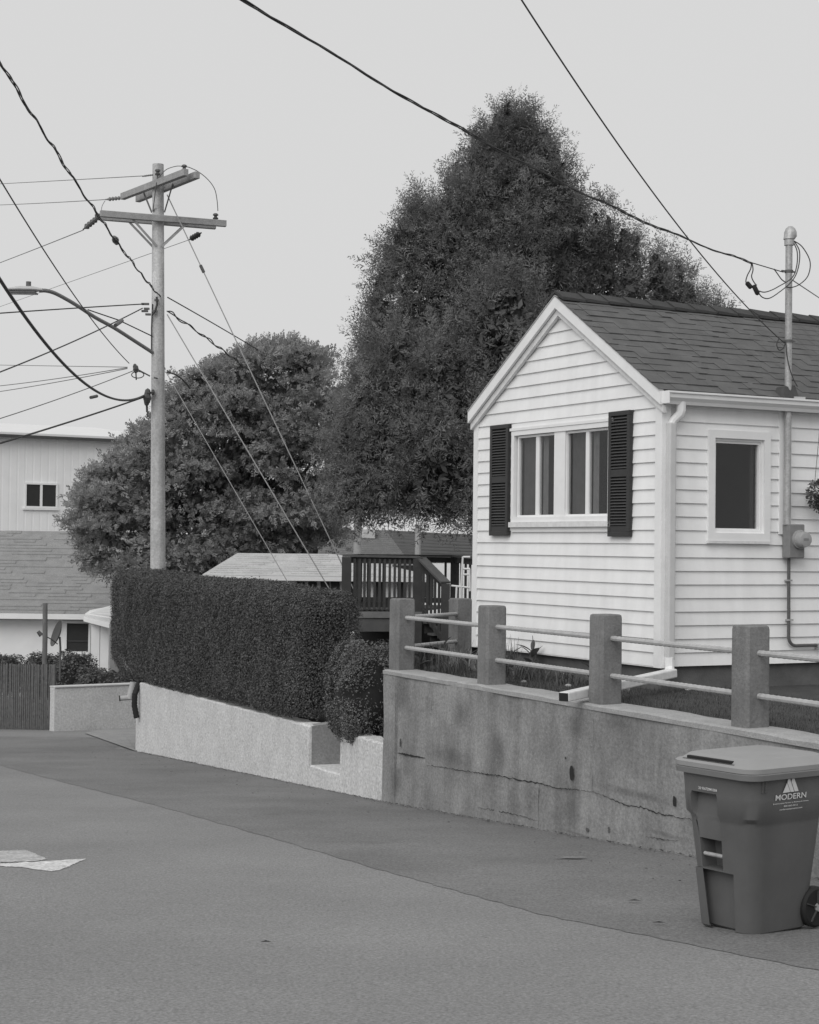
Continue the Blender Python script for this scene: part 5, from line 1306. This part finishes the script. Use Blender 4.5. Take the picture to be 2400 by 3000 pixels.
rail_run(A0, B0, zt5, zt5-.01, zfl, zfl, 14); rail_run(A0, C0, zt5, zt5, zfl, zfl, 0); rail_run(C0, E0, zt5+.0, zt5+.0, zfl, zfl, 6)
dpost(A0, .0, zt5-.02, .075); dpost(B0, .0, zt5-.02, .075); dpost(C0, 0, zt5-.02); dpost(E0, 0, zt5-.02, .075)
# stair run with sloping caps, towards the house
S1 = Vector((dp(936, 1250, DD+.2).x, DD-.6, 0)); zs = P(946, 1227, DD-.6).z
rail_run(B0+Vector((.06, 0, 0)), S1, zt5-.03, zs, zfl-.05, zfl-.55, 6, cw_=.16); dpost(S1, 0, zs-.02, .07)
rail_run(E0, Vector((E0.x+.3, DD+.2, 0)), zt5, zt5-.02, zfl, zfl, 5)
for i in range(12):
    t0, t1 = i/12, (i+1)/12
    a, b = A0.lerp(C0, t0), B0.lerp(E0, t0); MB().bar(a+Vector((0, .11, zfl)), b+Vector((0, .11, zfl)), .20, .035).build('deck_board', DECKE, dk)
MB().bar(A0+Vector((-.05, -.06, zfl-.06)), B0+Vector((.1, -.06, zfl-.06)), .04, .10).build('edge_board', mat('edge_board_pale', .17, .8, .2, 6), dk)
MB().bar(A0+Vector((0, -.04, zfl-.22)), B0+Vector((0, -.04, zfl-.22)), .04, .22).build('rim_joist', DECKE, dk)
for k in range(4):
    zst = zfl-.18*(k+1); a = B0.lerp(S1, .15+.22*k); MB().bar(a+Vector((.05, .02, zst)), a+Vector((.85, .3, zst)), .26, .035).build('stair_tread', DECKE, dk)
    MB().bar(a+Vector((.05, .13, zst-.1)), a+Vector((.85, .41, zst-.1)), .02, .16).build('stair_riser', DECK, dk)
MB().prism([(xL+.2, DD+.8), (xR+.9, DD+.8), (xR+.9, DD+.95), (xL+.2, DD+.95)], 0, zfl-.1).build('skirting', DECK, dk)
# white tube frame by the house
fr = empty('tubular_rack', (0, 0, 0), 0, 'white tubular rack standing between the deck and the house', 'rack')
WT = mat('white_tube', .7, .5)
def c4b(x, y): return ((950+x/3.45)*.71875, (1500+y/3.45)*.71875)
for (x0, y0, x1, y1) in ((1402, 450, 1385, 745), (1405, 575, 1475, 575), (1405, 632, 1475, 632), (1285, 745, 1470, 765), (1340, 750, 1325, 1060), (1260, 895, 1370, 897), (1470, 575, 1475, 800), (1405, 455, 1475, 455), (1385, 745, 1380, 1060)):
    MB().tube([P(*c4b(x0, y0), 23.5), P(*c4b(x1, y1), 23.5)], .014 if y0 != 895 else .008, 8).build('tube', WT, fr)

# ================================================================== GARDEN PLANTS
def blades(name, label, c, n, h, spread, m, cat='grass', w_=.008, lean=.4, kind=None):
    V, F = [], []; base = Vector(c); root = None
    for i in range(n):
        a = random.uniform(0, 6.283); r_ = spread*math.sqrt(random.random()); x, y = r_*math.cos(a), r_*math.sin(a)
        hh = h*random.uniform(.5, 1.1); la = random.uniform(0, 6.283); l = lean*hh*random.uniform(.2, 1); dx, dy = l*math.cos(la), l*math.sin(la); px_, py_ = -math.sin(la)*w_, math.cos(la)*w_
        b = len(V); V += [(x-px_, y-py_, 0), (x+px_, y+py_, 0), (x+dx*.35+px_*.8, y+dy*.35+py_*.8, hh*.6), (x+dx*.35-px_*.8, y+dy*.35-py_*.8, hh*.6), (x+dx+px_*.2, y+dy+py_*.2, hh*(1-.2*lean)), (x+dx-px_*.2, y+dy-py_*.2, hh*(1-.2*lean))]
        F += [(b, b+1, b+2, b+3), (b+3, b+2, b+4, b+5)]
    o = npmesh(name, np.array(V), np.array(F), m, None, base); return tag(o, label, cat, None, kind)
def yard(u, v, z=1.17): return onplane(u, v, Vector((0, 0, z)), Vector((0, 0, 1)))
def leafy(name, label, c, leaves, m=PLANT, cat='plant', stem_h=.3):
    root = empty(name, c, random.random(), label, cat); MB().tube([(0, 0, 0), (.01, 0, stem_h*.6), (.0, .01, stem_h)], [.008, .006, .003], 5).build('stem', m, root)
    for (a, z, l, w_, el_) in leaves:
        b = MB(); d = Vector((math.cos(a)*math.cos(el_), math.sin(a)*math.cos(el_), math.sin(el_))); s_ = d.cross(Vector((0, 0, 1))).normalized(); n_ = s_.cross(d); n = 6; vs_, fs_ = [], []
        for i in range(n+1):
            t = i/n; ww = w_*math.sin(math.pi*(.08+.90*t))**.8; p = Vector((0, 0, z))+d*(l*t)-Vector((0, 0, l*.25*t*t))
            vs_ += [p-s_*ww/2+n_*ww*.15, p, p+s_*ww/2+n_*ww*.15]
        for i in range(n):
            for k in (0, 1): q = i*3+k; fs_.append((q, q+1, q+4, q+3))
        b.add(vs_, fs_).build('leaf', m, root, smooth='all')
    return root
random.seed(21)
# broad leafed weed at the house
lv = [(random.uniform(0, 6.28), .05+.05*i, .22, .08, random.uniform(.5, 1.1)) for i in range(5)]+[(-.6+HA, .20, .20, .055, 1.0), (2.6+HA, .20, .21, .06, .9), (1.2, .26, .16, .05, 1.35)]
pw = yard(1128, 1432); leafy('broadleaf_weed', 'tall broad leafed weed against the siding between the second and third posts', (pw.x, pw.y+.45, 1.17), lv, stem_h=.42)
pw = yard(1105, 1436); blades('dry_grass_tuft', 'pale dry grass tuft beside the broad leafed weed', (pw.x, pw.y+.35, 1.17), 90, .20, .10, DRYG, lean=1.2)
pw = yard(1075, 1432); blades('grass_tuft', 'thin pale tuft of tall stalks next to the second post', (pw.x, pw.y+.4, 1.17), 60, .42, .13, PLANT, w_=.004, lean=.25)
pw = yard(1195, 1438); blades('grass_tuft', 'low dry tuft near the downspout outlet', (pw.x, pw.y+.2, 1.17), 50, .16, .09, DRYG, lean=1.2)
pw = yard(1165, 1425); blades('grass_tuft', 'short green tuft under the bottom siding board', (pw.x, pw.y+.3, 1.17), 60, .22, .12, PLANT, lean=.6)
pw = yard(1000, 1395); leafy('spear_leaf_plant', 'plant with one large spear leaf beside the house corner behind the second post', (pw.x+.1, 18.3, 1.15), [(R(200), .28, .34, .15, 1.2), (R(20), .2, .2, .07, .8), (R(110), .15, .2, .07, .6)], stem_h=.3)
pw = yard(975, 1410); blades('grass_tuft', 'spindly weeds between the far end post and second post', (.45, 17.9, 1.15), 40, .38, .2, PLANT, w_=.004, lean=.4)
leafy('small_weed', 'small drooping weed behind the lower rail near the far end post', (.12, 18.1, 1.15), [(k*1.1, .08+.03*k, .2, .05, .5) for k in range(5)], stem_h=.25)
leafy('small_weed', 'second small weed rooted before the leftmost corner of the siding', (.62, 17.75, 1.15), [(k*1.3+.4, .06+.03*k, .18, .04, .7) for k in range(5)], stem_h=.28)
for (x, y, n, h, sp, m_, lb, kind_) in ((.25, 18.35, 70, .34, .22, PLANT, 'leafy tuft of weeds behind the rails next to the far end post', 0), (.47, 17.72, 60, .20, .14, PLANT, 'low weeds just inside the coping between the far end and second posts', 0),
        (.62, 18.15, 60, .30, .15, DRYG, 'pale stalks in front of the siding corner left of the second post', 0), (1.25, 16.9, 70, .24, .2, PLANT, 'green weeds along the bed between the second post and the broad leafed weed', 0),
        (1.62, 16.35, 70, .18, .2, PLANT, 'low green weeds right of the broad leafed weed', 0), (1.9, 15.75, 60, .14, .16, DRYG, 'short dry grass by the house corner near the downspout', 0)):
    blades('weed_tuft', lb, (x, y, 1.15), n, h, sp, m_, cat='weeds', w_=.006, lean=.8)
for (x, y, lb) in ((.40, 18.75, 'leafy weed standing against the back post below the deck'), (1.05, 17.25, 'small leafy weed just right of the second post'), (1.75, 16.15, 'small leafy weed under the siding left of the third post')):
    leafy('small_weed', lb, (x, y, 1.15), [(k*1.9+x, .05+.035*k, .17, .055, random.uniform(.3, 1.0)) for k in range(7)], stem_h=.30)
# stones and pipe cap
for (u, v, r_, lb) in ((1197, 1447, .035, 'small pale stone on the bare soil near the downspout outlet'), (1104, 1438, .03, 'small pale stone under the dry grass tuft')):
    p = yard(u, v); rings = [[(r_*math.sin(t)*math.cos(a)*random.uniform(.9, 1.2), r_*math.sin(t)*math.sin(a), r_*.6*(1-math.cos(t))) for a in np.linspace(0, 6.283, 9)[:-1]] for t in (.2, .9, 1.6, 2.3, 2.9)]
    tag(MB().loft(rings).build('stone', mat('pale_stone', .4), None, loc=(p.x, p.y, 1.16)), lb, 'stone')
pw = yard(1449, 1455); vc = empty('vent_cap', (pw.x, pw.y, 1.16), 0, 'small white capped pipe in the lawn by the house corner', 'pipe')
MB().tube([(0, 0, 0), (0, 0, .06)], .03, 10).build('pipe', TRIM, vc, smooth=True); MB().tube([(0, 0, .055), (0, 0, .075)], .04, 10).build('cap', TRIM, vc, smooth=True)
# lawn grass between wall and house: one uncountable mass
V, F = [], []
for i in range(26000):
    ly = random.uniform(-9, .0); lx = random.uniform(.33, 2.1)
    p = WO+WX*lx+WY*ly; q = p-HO
    if q.dot(HX) > .02 and q.dot(HY) > .02 and q.dot(HY) < GW: continue
    hh = random.uniform(.02, .06)*(1.4 if lx < .5 else 1); a = random.uniform(0, 6.283); l = hh*random.uniform(.1, .8); b = len(V); w2 = .0035
    sx_, sy_ = -math.sin(a)*w2, math.cos(a)*w2
    V += [(p.x-sx_, p.y-sy_, 1.165), (p.x+sx_, p.y+sy_, 1.165), (p.x+math.cos(a)*l, p.y+math.sin(a)*l, 1.165+hh)]; F.append((b, b+1, b+2))
tag(npmesh('lawn_grass', np.array(V), np.array(F), GRASS), 'short uneven lawn grass between the wall and the house', 'grass', kind='stuff')
# litter along the foot of the walls
V, F = [], []
for i in range(1500):
    y = random.uniform(10.5, 28); x = wallx(y)-abs(random.gauss(0, .06))-.03
    if random.random() < .12: x -= random.uniform(0, 1.2)
    s_ = random.uniform(.006, .02); a = random.uniform(0, 6.283); b = len(V); z = zr(y)+.014
    V += [(x+s_*math.cos(a), y+s_*math.sin(a), z), (x+s_*.5*math.cos(a+1.6), y+s_*.5*math.sin(a+1.6), z+.004), (x-s_*math.cos(a), y-s_*math.sin(a), z+.002), (x+s_*.5*math.cos(a-1.6), y+s_*.5*math.sin(a-1.6), z)]; F.append((b, b+1, b+2, b+3))
tag(npmesh('leaf_litter', np.array(V), np.array(F), mat('litter', .08, .9, .4, 20, leaf=.8)), 'fine dark leaf litter along the foot of the walls', 'litter', kind='stuff')
for (u, v, s_, lb) in ((1205, 1810, .16, 'pale scuffed scrap lying on the pavement below the concrete wall'), ):
    p = onroad(u, v); b = MB(); n = 16; vs_ = []
    for i in range(n): a = 2*math.pi*i/n; vs_.append((s_*math.cos(a)*random.uniform(.6, 1.1), .05*math.sin(a)*random.uniform(.3, 1.2), .004*random.random()))
    tag(b.add(vs_, [tuple(range(n))]).build('scrap', mat('scrap_pale', .24, .9, .4, 40), None, loc=(p.x, p.y, p.z+.016), rot=(-math.atan(.0742), 0, R(12))), lb, 'scrap')
for (u, v, s_, lb) in ((1335, 1902, .045, 'dark dead leaf on the pavement left of the bin'), (1387, 1949, .04, 'dark twig on the pavement near the foot of the bin'), (560, 1990, .03, 'dark fleck on the open road')):
    p = onroad(u, v); tag(MB().add([(-s_, 0, .002), (0, -s_*.3, .012), (s_, .0, .003), (.2*s_, s_*.35, .004)], [(0, 1, 2, 3)]).build('dead_leaf', CRACK, None, loc=(p.x, p.y, p.z+.014)), lb, 'leaf')
